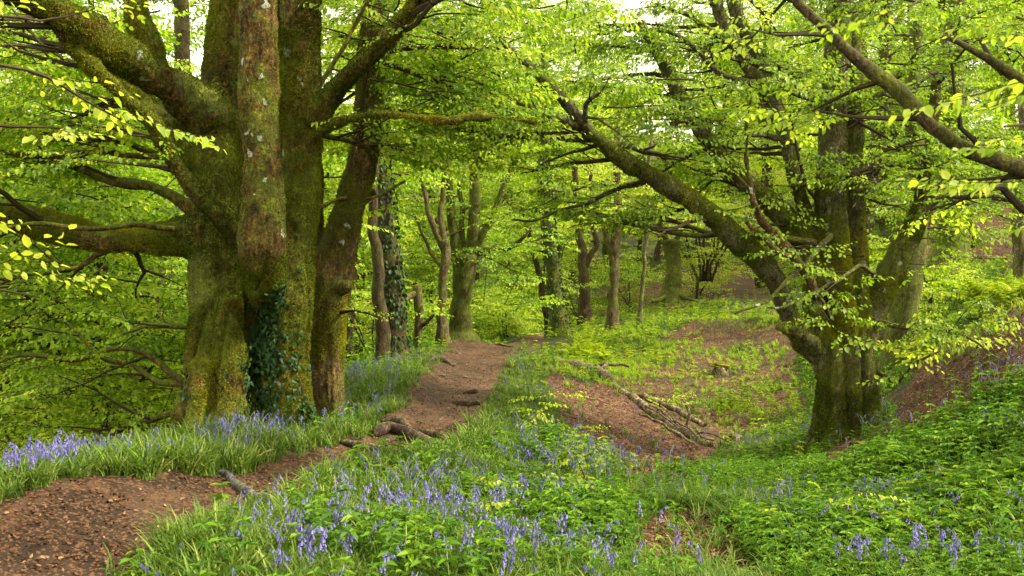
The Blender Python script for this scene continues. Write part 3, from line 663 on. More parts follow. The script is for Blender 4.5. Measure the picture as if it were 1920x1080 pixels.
moss_on(parts, 300000, np.random.default_rng(6), treeL, orgL, .015, -.5, skip=lessB)
def selL(V, Nn):
    u, v, d = uvd(V[:, 0], V[:, 1], V[:, 2]); c = 512 + 14 * np.sin(v / 60)
    w = np.exp(-((u - c) / (18 + 26 * np.clip((v - 560) / 250, 0, 1))) ** 2) * np.clip((v - 520) / 120, 0, 1) * (v < 850) + .03 * np.exp(-((u - 560) / 10) ** 2) * (v > 500) + .05 * np.exp(-((u - 350) / 12) ** 2) * (v > 690)
    return w * (Nn[:, 1] < .1) * (.15 + (fbm(V, 3.0, 2, 3) > 0)) + 1e-9
ivy_on(parts, selL, 1700, np.random.default_rng(5), treeL, orgL, .06)

# ---- leaning beech close behind it
T2 = [('trunk', [(600,880,11.4,150),(600,800,11.4,96),(602,700,11.4,80),(612,600,11.4,80),(625,500,11.4,80),(652,400,11.4,60),(680,300,11.4,54),(690,200,11.4,55),(697,100,11.4,52),(708,0,11.4,48),(716,-160,11.4,42)]),
      ('trunk', [(578,870,11.15,60),(584,760,11.15,36),(590,640,11.2,36),(612,520,11.3,30)]),('trunk', [(630,870,11.1,56),(624,770,11.1,34),(618,660,11.15,34),(634,560,11.2,34)]),
      ('limb', [(610,520,11.5,40),(592,440,11.7,30),(596,350,11.8,24),(590,250,11.9,22)]),
      ('limb', [(628,545,11.3,36),(645,539,11.12,24),(656,534,11.0,21)]),
      ('limb', [(640,455,11.4,40),(660,395,11.5,26),(700,360,11.7,14)])]
tubes2 = [(n, pxline(p)) for n, p in T2]; parts2, _ = fused(tubes2, .025, 15, .022, 4)
org2 = np.array([at(602, 806, 11.4)[0], 11.4, h1(at(602, 806, 11.4)[0], 11.4)])
tree2 = empty('beech_tree', org2, 'brown beech with one leaning lichen-spotted trunk just behind the huge mossy beech', 'tree', 'old beech trees')
for nm, V, F in parts2: q = MB(); q.add(V, F); build(q, nm, [M_BARK2], tree2, org2)
moss_on(parts2, 50000, np.random.default_rng(7), tree2, org2, .015, -.2)
g2 = Grow(22, blocked); C2 = catmull(tubes2[0][1], .2)
g2.along(C2, .55, 14, (.7, 1.6), .9, 1.0, 3.1)
for u, v, d in [(760,60,12.4),(800,140,12.6),(740,250,12.4),(850,190,12.8),(780,310,13),(880,280,13.2),(920,130,13),(960,60,13),(660,330,12.2),(870,50,12.4),(950,200,13.4),(820,360,14)]:
    g2.plate(at(u, v, d), g2.r.uniform(0, 6.28), .08, g2.r.uniform(1.0, 2.0), .012, 1.0)
for dy in (0, .12): 
    pts_ = pxline([(632,585,11.2,8),(660,583,10.9,5),(690,588,10.7,4),(716,598,10.6,3)]); C_ = catmull(pts_, .1); tube_px(g2.tw, pts_, 5, .1, .1)
    for k in range(2, len(C_), 2): g2.spray(C_[k, :3] + np.array([0, dy, 0]), g2.r.uniform(-.8, .8), .5)
finish_tree(tree2, g2, SPRAY_HI, M_LEAFY, org2)

# ---- right hand beech in the hollow
RT = [('trunk', [(1585,880,14,190),(1583,812,14,122),(1582,760,14,94),(1582,720,14,88),(1584,680,14,84),(1586,620,14,66),(1580,560,14,60),(1567,500,14,60),(1560,430,14,58),(1559,340,14,58),(1563,250,14,54),(1567,150,14,48),(1575,0,14,40),(1580,-150,14,34)]),
      ('trunk', [(1505,880,13.75,70),(1538,810,13.78,44),(1549,745,13.8,34),(1540,700,13.8,40)]),
      ('trunk', [(1556,885,13.3,60),(1570,800,13.55,34),(1570,725,13.62,28),(1566,675,13.68,34),(1545,625,13.8,38)]),
      ('trunk', [(1598,880,13.5,48),(1600,785,13.58,30),(1597,700,13.62,28),(1591,630,13.7,32),(1584,560,13.8,38)]),
      ('trunk', [(1650,885,13.5,64),(1634,800,13.68,38),(1624,710,13.75,32),(1616,640,13.78,34),(1612,560,13.9,34),(1610,480,14.1,34),(1606,380,14.2,38),(1602,280,14.3,36),(1598,150,14.3,34),(1600,20,14.3,28)]),
      ('trunk', [(1690,875,14.0,54),(1654,808,14.0,40),(1639,740,14,34),(1630,670,14,38)]),
      ('limb', [(1562,700,13.85,50),(1534,664,13.8,48),(1510,640,13.7,46),(1487,608,13.65,42),(1471,572,13.6,36),(1459,536,13.5,38),(1432,495,13.4,42),(1391,459,13.3,43),(1337,409,13.1,43),(1290,370,13,39),(1230,336,12.8,35),(1165,296,12.6,33),(1105,246,12.4,27),(1060,190,12.3,20),(1000,130,12.2,16),(930,70,12.0,12)]),
      ('limb', [(1560,660,13.75,40),(1536,610,13.85,40),(1524,555,13.95,38),(1520,495,14,38),(1491,430,14,40),(1459,396,14,40),(1414,358,14,38),(1370,315,14,32),(1318,248,14,30),(1275,180,14,25),(1240,110,14,20),(1200,40,14,16)]),
      ('limb', [(1552,500,14.1,34),(1520,430,14.1,27),(1492,340,14,27),(1474,250,14,32),(1442,180,14,30),(1400,120,14,24),(1365,60,14,22),(1335,-10,14,20),(1300,-90,14,16)]),
      ('limb', [(1445,185,14,22),(1425,110,14.1,22),(1385,35,14.1,20),(1365,-50,14.1,18)]),
      ('limb', [(1612,660,14,50),(1630,612,14,50),(1646,570,14,51),(1667,525,14,52),(1690,473,14,48),(1715,420,14.05,44),(1728,360,14.1,28),(1745,260,14.2,22),(1760,140,14.3,18),(1790,20,14.4,14)]),
      ('limb', [(1508,634,13.65,28),(1486,622,13.35,25),(1462,613,13.0,26)])]
tubesR = [(n, pxline(p)) for n, p in RT]; partsR, _ = fused(tubesR, .022, 33, .026, 3)
orgR = np.array([at(1582, 822, 14)[0], 14.0, h1(at(1582, 822, 14)[0], 14.0)])
treeR = empty('beech_tree', orgR, 'gnarled spreading beech with an arching limb rooted in the hollow on the right', 'tree', 'old beech trees')
POR = []; LR = [t for t in tubesR if t[0] == 'limb']; li = 0
for nm, V, F in partsR:
    q = MB(); q.add(V, F); o = build(q, nm, [M_BARK3], treeR, orgR)
    if nm == 'limb': POR.append((LR[li], o)); li += 1
moss_on(partsR, 150000, np.random.default_rng(8), treeR, orgR, .017, -.2, fade=.45)
gR = Grow(31, blocked)
thinR = [[(1090,240,12.4,18),(1040,222,12.2,15),(980,195,12.1,11),(900,160,12,8),(820,130,12,5)],
 [(1110,262,12.5,14),(1050,254,12.4,14),(960,256,12.3,11),(900,244,12.2,9),(850,240,12.1,6)],
 [(1530,455,13.8,12),(1440,443,13.7,11),(1380,434,13.6,10),(1300,440,13.5,10),(1240,432,13.4,9),(1160,408,13.3,7),(1090,395,13.2,5)],
 [(1400,437,13.6,10),(1330,434,13.6,9),(1260,412,13.5,8),(1180,408,13.5,7),(1120,404,13.4,5)],
 [(1230,330,12.8,12),(1175,346,12.9,9),(1110,380,13,8),(1040,402,13,6),(960,412,13,4)],
 [(1100,255,12.4,14),(1180,272,12.6,12),(1250,300,12.8,9)],
 [(1095,240,12.4,12),(1105,200,12.2,10),(1125,175,12.1,7)],
 [(1470,260,14,12),(1400,250,13.8,10),(1330,230,13.5,8),(1260,235,13.3,6),(1200,240,13.2,4)],
 [(1440,180,14,14),(1340,120,13.8,11),(1280,70,13.6,8),(1200,60,13.5,6),(1120,62,13.4,4)],
 [(1530,130,14,14),(1480,140,13.8,13),(1430,120,13.6,12),(1370,80,13.4,10),(1290,30,13.2,8),(1230,5,13.1,6)],
 [(1600,400,14,14),(1630,350,13.8,12),(1640,300,13.6,10),(1660,270,13.5,8)],
 [(1610,320,14.2,12),(1680,310,14,10),(1740,285,13.9,8)],
 [(1600,200,14.2,14),(1650,170,14.2,11),(1700,130,14.2,8),(1720,90,14,6)],
 [(1640,600,13.9,12),(1700,610,13.4,8),(1760,620,13,6),(1830,640,12.6,5),(1905,700,12.2,3)],
 [(1690,450,14,12),(1750,380,13.8,10),(1830,370,13.6,8),(1900,380,13.4,6)],
 [(1560,440,13.8,14),(1500,500,13.2,9),(1440,560,12.8,6),(1380,590,12.6,4)],
 [(1560,600,13.7,10),(1530,560,13.0,7),(1480,570,12.6,5),(1440,575,12.4,3)],
 [(1640,520,13.8,12),(1620,500,13.2,8),(1570,530,12.8,6),(1530,545,12.5,4)],
 [(1650,700,13.9,10),(1680,720,13.4,7),(1710,690,13,5),(1760,660,12.8,3)]]
for p in thinR:
    R = pxline(p); C = catmull(R, .15); q = MB(); tube_px(q, R, 8, .08, .16); build(q, 'branch', [M_BARK3], carrier(treeR, 0, POR, R[0, :3]), orgR)
    gR.along(C, .2, 6, (.5, 1.3), .9, 1.0)
for k in (6, 7, 8, 9, 10, 0): gR.along(catmull(tubesR[k][1], .15), .3 if k else .45, {6: 16, 7: 11, 8: 12, 9: 6, 10: 10, 0: 15}[k], (.8, 1.8), .9, 1.0, 1.4 if k else 3.1)
for u, v, d in [(1000,40,12.5),(1080,100,12.8),(1150,40,13),(1200,150,13),(1130,200,12.6),(1230,250,13.2),(1300,150,13),(1380,200,13.5),(1450,60,13),(1650,50,13.4),(1700,200,13.5),(1650,400,13.2),(1500,280,13.2),(1500,180,13),(950,120,12.6),(1040,10,12.2),(1180,210,12.2),(1300,300,12.8),(1620,480,13),(1440,480,12.9),(1590,120,13.2),(1680,60,13.9),(1750,160,13.6)]:
    gR.plate(at(u, v, d), gR.r.uniform(0, 6.28), .05, gR.r.uniform(1.0, 2.0), .012, 1.0)
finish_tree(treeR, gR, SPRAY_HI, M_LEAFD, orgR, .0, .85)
# its twisted dead branch
q = MB()
for p in [[(1530,560,13.3,14),(1500,490,13.2,20),(1470,450,13.2,17),(1430,410,13.1,15),(1415,370,13.0,12),(1398,310,13,9),(1400,240,12.9,7),(1410,180,12.9,4)],
          [(1450,430,13.15,12),(1425,440,13.2,9),(1400,415,13.2,7)], [(1490,480,13.2,10),(1455,470,13.0,12),(1420,430,13,8)], [(1415,360,13,7),(1380,330,13,6),(1365,290,13,4),(1370,260,13,3)]]:
    tube_px(q, pxline(p), 8, .08, .25, seed=4)
build(q, 'dead_branch', [M_BARK2], treeR, orgR)

# ---- beech out of frame on the right whose bough crosses the upper right corner
def simple_tree(name, lines, mat, label, group, org, g=None, tm=SPRAY_LO, lm=M_LEAF, bias=0., limbmat=None, ns=14, cat='tree'):
    root = empty(name, org, label, cat, group); tk = MB()
    for k, (nm, R) in enumerate(lines):
        if nm == 'trunk': tube_px(tk, R, ns, .12, .12, seed=k)
    if tk.n: build(tk, 'trunk', [mat], root, org)
    for k, (nm, R) in enumerate(lines):
        if nm != 'trunk': q = MB(); tube_px(q, R, max(8, ns - 4), .12, .16, seed=k); build(q, nm, [limbmat or mat], root, org)
    if g is not None: finish_tree(root, g, tm, lm, org, bias)
    return root
def ground_pt(x, y, dz=0.): return np.array([x, y, h1(x, y) + dz])
oN = ground_pt(6.4, 7.6)
tkN = np.array([[6.4,7.6,oN[2]-.3,.55],[6.35,7.6,oN[2]+.4,.38],[6.2,7.6,oN[2]+1.4,.34],[6.0,7.7,oN[2]+3,.32],[6.1,7.8,oN[2]+6,.26],[6.2,8,oN[2]+10,.15]])
bN1 = pxline([(2390,420,7.7,46),(2200,390,7.9,40),(2050,365,8,38),(1920,325,8,33),(1850,292,8,32),(1765,256,8,27),(1728,232,8,26),(1690,186,8,32),(1640,140,8,26),(1590,92,8,23),(1540,42,8,20),(1490,-8,8,18),(1440,-60,8,17)])
bN2 = pxline([(2350,300,7.8,38),(2150,240,7.9,29),(2000,190,8,26),(1920,158,8,23),(1865,128,8,19),(1820,98,8,12),(1765,70,8,8)])
gN = Grow(41, blocked)
for p in [[(1840,290,8,12),(1800,190,7.6,8),(1780,120,7.4,5)],[(1880,140,8,10),(1850,100,8,9),(1836,75,8,6)],[(1930,400,8,14),(1870,360,7.8,14),(1840,355,7.6,9),(1825,345,7.5,6)]]:
    tube_px(gN.tw, pxline(p), 6, .1, .2)
for nr in (((2250,-60,3.6,10),(2080,-40,3.3,8),(1990,0,3.1,6),(1930,60,3.0,4)),((2300,180,3.8,10),(2080,120,3.4,7),(1960,150,3.1,5),(1900,200,3.0,3)),((2300,330,3.6,10),(2100,260,3.4,7),(1980,280,3.2,5),(1900,300,3.1,3)),((2000,-120,3.4,7),(1850,-60,3.1,5),(1760,-15,3.0,4),(1700,20,2.9,3)),((2150,420,3.6,8),(2000,380,3.3,6),(1920,340,3.1,4)),((2200,100,5,10),(2000,60,4.6,7),(1900,30,4.4,4)),((2200,300,5,10),(2000,250,4.8,7),(1890,240,4.6,4))):
    R = pxline(nr); C = catmull(R, .1); tube_px(gN.tw, R, 5, .1, .1)
    n = len(C)
    for k in range(n // 2, n, 4): gN.spray(C[k, :3], gN.r.uniform(2.2, 4.0), .62)
gN.along(catmull(bN1, .15), .35, 9, (.4, .9), .8, .9)
for k in range(22):  # unseen leaf plates above the frame, added to throw dappled shade on the foreground
    P = np.array([gN.r.uniform(2.0, 10.5), gN.r.uniform(-3, 8.5), 0]); P[2] = max(5.2, 1.6 + .42 * P[1] + 2.5) + gN.r.uniform(0, 2.5); gN.plate(P, gN.r.uniform(0, 6.28), .1, gN.r.uniform(1.2, 2.2), .014, .8, 1.25)
treeN = simple_tree('beech_tree', [('trunk', tkN), ('limb', bN1), ('limb', bN2)], M_BARKF, 'beech standing off to the right whose crooked bare bough crosses the upper right', 'old beech trees', oN, gN, SPRAY_HI, M_LEAFY, .0)

# ---- beech out of frame on the left: its leaf sprays hang into the left edge
oW = ground_pt(-5.6, 3.6)
tkW = np.array([[-5.6,3.6,oW[2]-.3,.4],[-5.6,3.6,oW[2]+.5,.28],[-5.7,3.6,oW[2]+3,.25],[-5.8,3.7,oW[2]+8,.15]])
gW = Grow(51)
for nr in (((-700,60,4.2,20),(-300,80,4.5,12),(0,120,4.9,8),(120,170,5.1,6),(230,220,5.2,4)),((-700,0,4,16),(-300,0,4.6,10),(-60,20,5,7),(80,30,5.2,5),(180,15,5.3,3)),((-800,420,4,12),(-250,430,4.3,8),(-90,500,4.5,6),(40,520,4.6,3)),((-700,520,4,10),(-200,520,4.3,8),(0,540,4.5,5),(70,560,4.5,3)),((-700,200,4,14),(-300,220,4.5,9),(-40,230,5,7),(120,240,5.2,4))):
    R = pxline(nr); C = catmull(R, .12); tube_px(gW.tw, R, 5, .12, .1); n = len(C)
    for k in range(int(n * .45), n, 4): gW.spray(C[k, :3], gW.r.uniform(-1.2, 1.2), .85)
treeW = simple_tree('beech_tree', [('trunk', tkW)], M_BARK2, 'beech off to the left whose pale out-of-focus leaf sprays hang at the left edge', 'old beech trees', oW, gW, SPRAY_HI, M_LEAFY, .05)

# ---- recognisable trees of the middle distance
def pt(lines): return [(n, pxline(p)) for n, p in lines]
def mid_tree(lines, mat, label, seed, crown, lm=M_LEAF, name='beech_tree', group='trees beyond the bend of the path', bias=0., ivy=0):
    L = pt(lines); b = L[0][1][0]; gz = h1(b[0], b[1])
    # sink the foot and flare it
    hi_ = b[3]
    L[0] = (L[0][0], np.vstack([[b[0], b[1], min(gz, b[2]) - .25, b[3] * 1.25], L[0][1]]))
    org = np.array([b[0], b[1], gz]); g = Grow(seed, blocked)
    for nm, R in L:
        C = catmull(R, .25)
        top = C[C[:, 2] > org[2] + 1.7]
        if len(top) > 3: g.along(top, .0, crown[0], crown[1], .8, 1.15, 1.6)
    # upper crown carried by the stems
    tops = [R[-1] for nm, R in L]
    for t in tops:
        for k in range(crown[2]):
            p = t[:3] + g.r.normal(0, 1, 3) * np.array([1.4, 1.2, 1.0]); g.plate(p, g.r.uniform(0, 6.28), .1, g.r.uniform(1.1, 2.2), .014, .8, 1.15)
    root = simple_tree(name, L, mat, label, group, org, g, SPRAY_LO, lm, bias, ns=12)
    if ivy:
        C = catmull(L[0][1], .1); r = np.random.default_rng(seed); n = ivy; i = r.integers(0, int(len(C) * .8), n); a = r.uniform(0, 6.28, n)
        P = C[i, :3] + np.stack([np.cos(a), np.sin(a), 0 * a], 1) * (C[i, 3] * 1.05 + .03)[:, None]
        t = Tmpl(); t.add(*leaf_geo(np.zeros(3), 0, .09, .8), 0); t.done(); mb = MB()
        scatter(mb, [t], P, a + r.normal(0, .8, n), r.normal(-1.1, .3, n), r.normal(0, .4, n), r.uniform(.7, 1.3, n), r); build(mb, 'ivy', [M_IVY], root, org, False)
    return root
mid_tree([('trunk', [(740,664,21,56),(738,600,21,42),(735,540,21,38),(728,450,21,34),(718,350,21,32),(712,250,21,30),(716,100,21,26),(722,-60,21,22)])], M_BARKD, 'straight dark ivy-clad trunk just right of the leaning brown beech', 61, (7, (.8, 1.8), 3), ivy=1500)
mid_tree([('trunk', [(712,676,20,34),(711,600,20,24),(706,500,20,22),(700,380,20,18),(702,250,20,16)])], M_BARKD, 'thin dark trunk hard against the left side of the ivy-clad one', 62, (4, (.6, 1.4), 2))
mid_tree([('trunk', [(785,655,24,22),(786,600,24,17),(783,535,24,18)]), ('limb', [(784,548,24,12),(768,556,23.8,14),(752,575,23.5,12)]), ('limb', [(788,612,24,9),(805,602,23.8,8),(815,590,23.6,6)])], M_BARKF, 'short broken trunk with a side stub left of the path crest', 63, (1, (.6, 1.2), 1))
mid_tree([('trunk', [(828,638,26,28),(829,590,26,18),(831,540,26,16),(834,490,26,17),(828,450,26,22)]), ('limb', [(828,460,26,14),(810,420,26,11),(796,370,26,9),(785,300,26,8),(770,200,26,6)]), ('limb', [(832,460,26,13),(826,400,26,11),(832,330,26,9),(828,200,26,7)]), ('limb', [(826,500,26,7),(800,460,26,6),(775,400,26,5)])], M_BARKF, 'slender reddish trunk forking left of the mossy tree on the crest', 64, (5, (.8, 1.6), 3))
mid_tree([('trunk', [(866,634,28,70),(866,612,28,46),(866,570,28,36),(869,520,28,38),(870,480,28,44)]), ('limb', [(862,495,28,28),(852,430,28,19),(842,360,28,15),(836,250,28,12),(830,100,28,9)]), ('limb', [(880,495,28,28),(886,430,28,22),(892,340,28,19),(890,220,28,16),(896,40,28,10)]), ('limb', [(884,480,28,18),(915,420,28,14),(942,360,28,12),(962,300,28,9),(970,200,28,6)]), ('limb', [(884,480,28,11),(908,468,28,10),(950,466,28,9),(982,442,28,7),(992,424,28,5)]), ('limb', [(872,470,28,12),(866,410,28,10),(862,340,28,8)])], M_BARKM, 'mossy many-forked tree standing on the crest of the path', 65, (4, (.7, 1.5), 3))
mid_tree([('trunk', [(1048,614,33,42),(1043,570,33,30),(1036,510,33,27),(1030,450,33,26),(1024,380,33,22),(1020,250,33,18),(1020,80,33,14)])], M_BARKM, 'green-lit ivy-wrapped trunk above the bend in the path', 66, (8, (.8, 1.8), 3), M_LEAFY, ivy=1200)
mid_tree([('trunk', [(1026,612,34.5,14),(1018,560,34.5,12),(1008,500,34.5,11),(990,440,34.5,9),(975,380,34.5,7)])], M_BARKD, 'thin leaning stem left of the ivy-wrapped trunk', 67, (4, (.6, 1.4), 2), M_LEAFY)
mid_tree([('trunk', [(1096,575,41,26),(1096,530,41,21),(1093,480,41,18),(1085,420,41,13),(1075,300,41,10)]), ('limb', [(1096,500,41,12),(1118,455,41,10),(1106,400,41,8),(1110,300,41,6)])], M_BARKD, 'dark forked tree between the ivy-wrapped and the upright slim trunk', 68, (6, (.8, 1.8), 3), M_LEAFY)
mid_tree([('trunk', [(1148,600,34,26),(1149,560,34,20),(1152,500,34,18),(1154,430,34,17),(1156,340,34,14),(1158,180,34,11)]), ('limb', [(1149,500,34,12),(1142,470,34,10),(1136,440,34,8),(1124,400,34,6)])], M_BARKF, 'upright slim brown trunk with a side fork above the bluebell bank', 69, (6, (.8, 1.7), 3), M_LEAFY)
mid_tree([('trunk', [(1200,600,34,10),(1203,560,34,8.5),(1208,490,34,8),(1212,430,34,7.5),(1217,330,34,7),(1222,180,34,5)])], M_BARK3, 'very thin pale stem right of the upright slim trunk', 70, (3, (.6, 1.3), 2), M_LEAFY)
mid_tree([('trunk', [(1258,562,42,60),(1260,545,42,40),(1263,510,42,31),(1262,475,42,30),(1260,452,42,42)]), ('limb', [(1252,456,42,12),(1240,430,42,9),(1232,380,42,7)]), ('limb', [(1266,456,42,12),(1278,425,42,9),(1284,370,42,7)]), ('root', [(1258,555,41.8,14),(1238,560,41.4,9),(1222,566,41,5)]), ('root', [(1262,555,41.8,14),(1285,558,41.4,8),(1310,566,41,4)])], M_BARKM, 'squat mossy pollard with spreading roots beside the rising far path', 71, (5, (.8, 1.8), 5), M_LEAFY)
rr = np.random.default_rng(8); cop = []
for k in range(9):
    e = -45 + k * 12; cop.append(('stem', [(1320 + e * .28, 527, 45 + .3 * rr.normal(), 5), (1320 + e * .5 + rr.normal(0, 3), 495, 45, 4.5), (1320 + e * .9 + rr.normal(0, 4), 455, 45, 4), (1318 + e * 1.1, 400, 45, 3)]))
mid_tree(cop, M_BARKD, 'many-stemmed coppice fanning out at the top of the far path', 72, (2, (.7, 1.5), 1), M_LEAFY)
mid_tree([('trunk', [(1692,650,19,70),(1694,600,19,54),(1700,540,19,50),(1712,450,19.2,40),(1720,330,19.3,34),(1712,200,19.4,30),(1716,40,19.4,24)])], M_BARKM, 'stout mossy trunk directly behind the spreading right-hand beech', 73, (8, (.8, 1.8), 3), M_LEAFD)
mid_tree([('trunk', [(1778,490,29,80),(1780,455,29,56),(1782,400,29,50),(1780,300,29,44),(1788,190,29,44),(1792,90,29,42),(1795,-80,29,34)]), ('limb', [(1785,430,29,30),(1815,410,29,20),(1830,380,29,12)]), ('stem', [(1826,490,29.5,16),(1825,455,29.5,13),(1822,410,29.5,10)])], M_BARKM, 'tall thick trunk on the leaf-strewn slope at the upper right', 74, (8, (.9, 1.9), 3), M_LEAFD)
mid_tree([('trunk', [(1912,470,20,26),(1908,420,20,20),(1914,360,20,18),(1918,250,20,16),(1925,100,20,12)])], M_BARK3, 'pale trunk cut by the right edge of the view', 75, (4, (.8, 1.6), 2), M_LEAF)
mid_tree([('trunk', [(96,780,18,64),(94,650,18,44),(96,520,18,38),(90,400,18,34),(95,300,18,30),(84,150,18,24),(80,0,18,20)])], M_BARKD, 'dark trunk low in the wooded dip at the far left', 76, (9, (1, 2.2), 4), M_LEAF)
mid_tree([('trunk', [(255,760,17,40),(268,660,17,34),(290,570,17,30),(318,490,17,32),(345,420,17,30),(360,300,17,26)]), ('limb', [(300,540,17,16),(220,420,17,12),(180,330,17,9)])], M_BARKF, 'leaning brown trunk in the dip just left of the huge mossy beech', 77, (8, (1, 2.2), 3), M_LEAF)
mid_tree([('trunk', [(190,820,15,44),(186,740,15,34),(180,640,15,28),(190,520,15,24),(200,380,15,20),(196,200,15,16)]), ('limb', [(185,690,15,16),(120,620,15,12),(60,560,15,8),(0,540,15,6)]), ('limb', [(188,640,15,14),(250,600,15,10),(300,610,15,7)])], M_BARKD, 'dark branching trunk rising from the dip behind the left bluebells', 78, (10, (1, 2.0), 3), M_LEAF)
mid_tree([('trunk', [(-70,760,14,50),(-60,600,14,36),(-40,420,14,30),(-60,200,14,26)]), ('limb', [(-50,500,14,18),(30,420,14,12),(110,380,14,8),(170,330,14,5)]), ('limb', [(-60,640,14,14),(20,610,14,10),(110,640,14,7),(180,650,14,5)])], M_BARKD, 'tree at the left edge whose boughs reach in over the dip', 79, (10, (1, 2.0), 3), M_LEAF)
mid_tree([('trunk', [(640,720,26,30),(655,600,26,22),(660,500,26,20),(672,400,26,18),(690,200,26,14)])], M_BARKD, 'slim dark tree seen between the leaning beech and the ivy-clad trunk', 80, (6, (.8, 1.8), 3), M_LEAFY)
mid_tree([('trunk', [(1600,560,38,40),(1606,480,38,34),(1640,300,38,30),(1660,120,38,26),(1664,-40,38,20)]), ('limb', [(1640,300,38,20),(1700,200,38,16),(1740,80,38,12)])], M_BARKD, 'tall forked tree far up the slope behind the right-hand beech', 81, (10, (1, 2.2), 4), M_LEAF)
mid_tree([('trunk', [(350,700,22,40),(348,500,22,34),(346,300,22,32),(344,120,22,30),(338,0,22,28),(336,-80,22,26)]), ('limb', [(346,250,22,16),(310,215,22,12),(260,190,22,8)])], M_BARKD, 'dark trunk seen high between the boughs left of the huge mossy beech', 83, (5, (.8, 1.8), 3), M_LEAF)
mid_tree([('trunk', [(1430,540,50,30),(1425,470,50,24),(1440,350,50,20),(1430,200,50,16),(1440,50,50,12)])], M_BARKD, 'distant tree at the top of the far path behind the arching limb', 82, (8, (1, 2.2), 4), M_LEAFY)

# ---- prototypes for the wood behind: whole trees and leafy saplings, copied
def proto_tree(seed, ht, lm, mat, nlimb=13, low=2.4, rad=3.2, name='beech_tree'):
    r = np.random.default_rng(seed); g = Grow(seed); tk = MB()
    top = np.array([r.normal(0, .8), r.normal(0, .8), ht]); n = 9
    rows = [np.array([0, 0, -.4, .30])] + [np.array([*(top * (k / n) + np.array([r.normal(0, .12), r.normal(0, .12), 0])), .20 * (1 - .8 * k / n) + .02]) for k in range(n + 1)]
    rows[1][3] = .24; C = catmull(rows, .4); tube_px(tk, C, 9, .5, .1)
    for k in range(nlimb):
        z = low + (ht - low) * (k / nlimb) ** 1.1; q = C[np.argmin(np.abs(C[:, 2] - z))]; y = k * 2.4 + r.normal(0, .4); ln = rad * r.uniform(.7, 1.2) * (1.1 - .55 * k / nlimb)
        pts = g.line(q[:3], y, r.uniform(.15, .8), ln, max(.02, q[3] * .45), .4, .14, -.02)
        L = np.hstack([pts, np.full((len(pts), 1), .03)]); g.along(L, .2, 6, (.9, 2.0), .72, 1.3, 1.3)
    for k in range(8): g.plate(C[-1, :3] - np.array([0, 0, k * .25]), r.uniform(0, 6.28), .3, r.uniform(1, 2), .015, .7, 1.25)
    root = empty(name, (0, 0, 0), 'x', 'tree')
    mb, _ = g.leaves(SPRAY_LO); V, F, _, R_ = g.tw.arrays(); mb.add(V, F, 1, R_); build(tk, 'trunk', [mat], root); build(mb, 'crown', [lm, M_TWIG], root, smooth=False)
    return root
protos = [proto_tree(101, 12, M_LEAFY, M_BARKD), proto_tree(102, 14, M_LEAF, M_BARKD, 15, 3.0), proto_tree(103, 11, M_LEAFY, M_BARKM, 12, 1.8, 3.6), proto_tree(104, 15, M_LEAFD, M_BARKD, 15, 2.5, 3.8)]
def proto_bush(seed, ht, lm, name='beech_sapling'):
    r = np.random.default_rng(seed); g = Grow(seed); st = MB()
    for k in range(4):
        pts = g.line((r.normal(0, .08), r.normal(0, .08), -.1), r.uniform(0, 6.28), r.uniform(.9, 1.15), ht * r.uniform(.7, 1), .001, .3, .12)
        L = np.hstack([pts, np.linspace(.03, .008, len(pts))[:, None]]); st.add(*tube_arr(L[:, :3], L[:, 3], 6, .1, cap=False)); g.along(L, .12, 8, (.5, 1.1), .85, 1.1, 3.1)
    root = empty(name, (0, 0, 0), 'x', 'sapling'); mb, _ = g.leaves(SPRAY_LO); build(st, 'stem', [M_BARKD], root)
    if g.tw.n: V, F, _, R_ = g.tw.arrays(); mb.add(V, F, 1, R_)
    build(mb, 'foliage', [lm, M_TWIG], root, smooth=False)
    return root
bushes = [proto_bush(201, 2.6, M_LEAFY), proto_bush(202, 3.2, M_LEAF), proto_bush(203, 2.0, M_LEAFY)]
used = set()
def place(protolist, k, x, y, s, rz, label, group):
    o = protolist[k]
    if id(o) in used: o = copy_tree(o)
    else: used.add(id(o))
    o.location = (x, y, h1(x, y) - .05); o.scale = (s, s, s); o.rotation_euler = (0, 0, rz); tag(o, label, None, group)
    return o
pr = np.random.default_rng(77)
# rows of trees filling the wood: (number, distance range, px range)
for n, d0, d1, u0, u1, lab, grp, smin in (
        (16, 22, 34, -350, 560, 'leafy tree deep in the shaded dip beyond the huge mossy beech', 'trees filling the dip on the left', .8),
        (20, 46, 64, -200, 1080, 'distant leafy tree filling the gap beyond the path crest', 'trees filling the centre of the wood', .85),
        (9, 60, 74, 1000, 1500, 'distant yellow-green tree beyond the far rising path', 'trees beyond the far rising path', .85),
        (13, 40, 64, 1480, 2250, 'distant tree on the high slope behind the right-hand beech', 'trees on the high slope', .8),
        (30, 72, 110, -700, 2500, 'farthest hazy green tree closing the view between the trunks', 'farthest trees of the wood', 1.5)):
    for k in range(n):
        u = u0 + (u1 - u0) * (k + pr.random()) / n; d = pr.uniform(d0, d1); x = (u - 960) / FPX * d
        place(protos, int(pr.choice([0, 1, 2, 3], p=[.35, .2, .3, .15])), x, d, pr.uniform(smin, smin + .45), pr.uniform(0, 6.28), lab, grp)
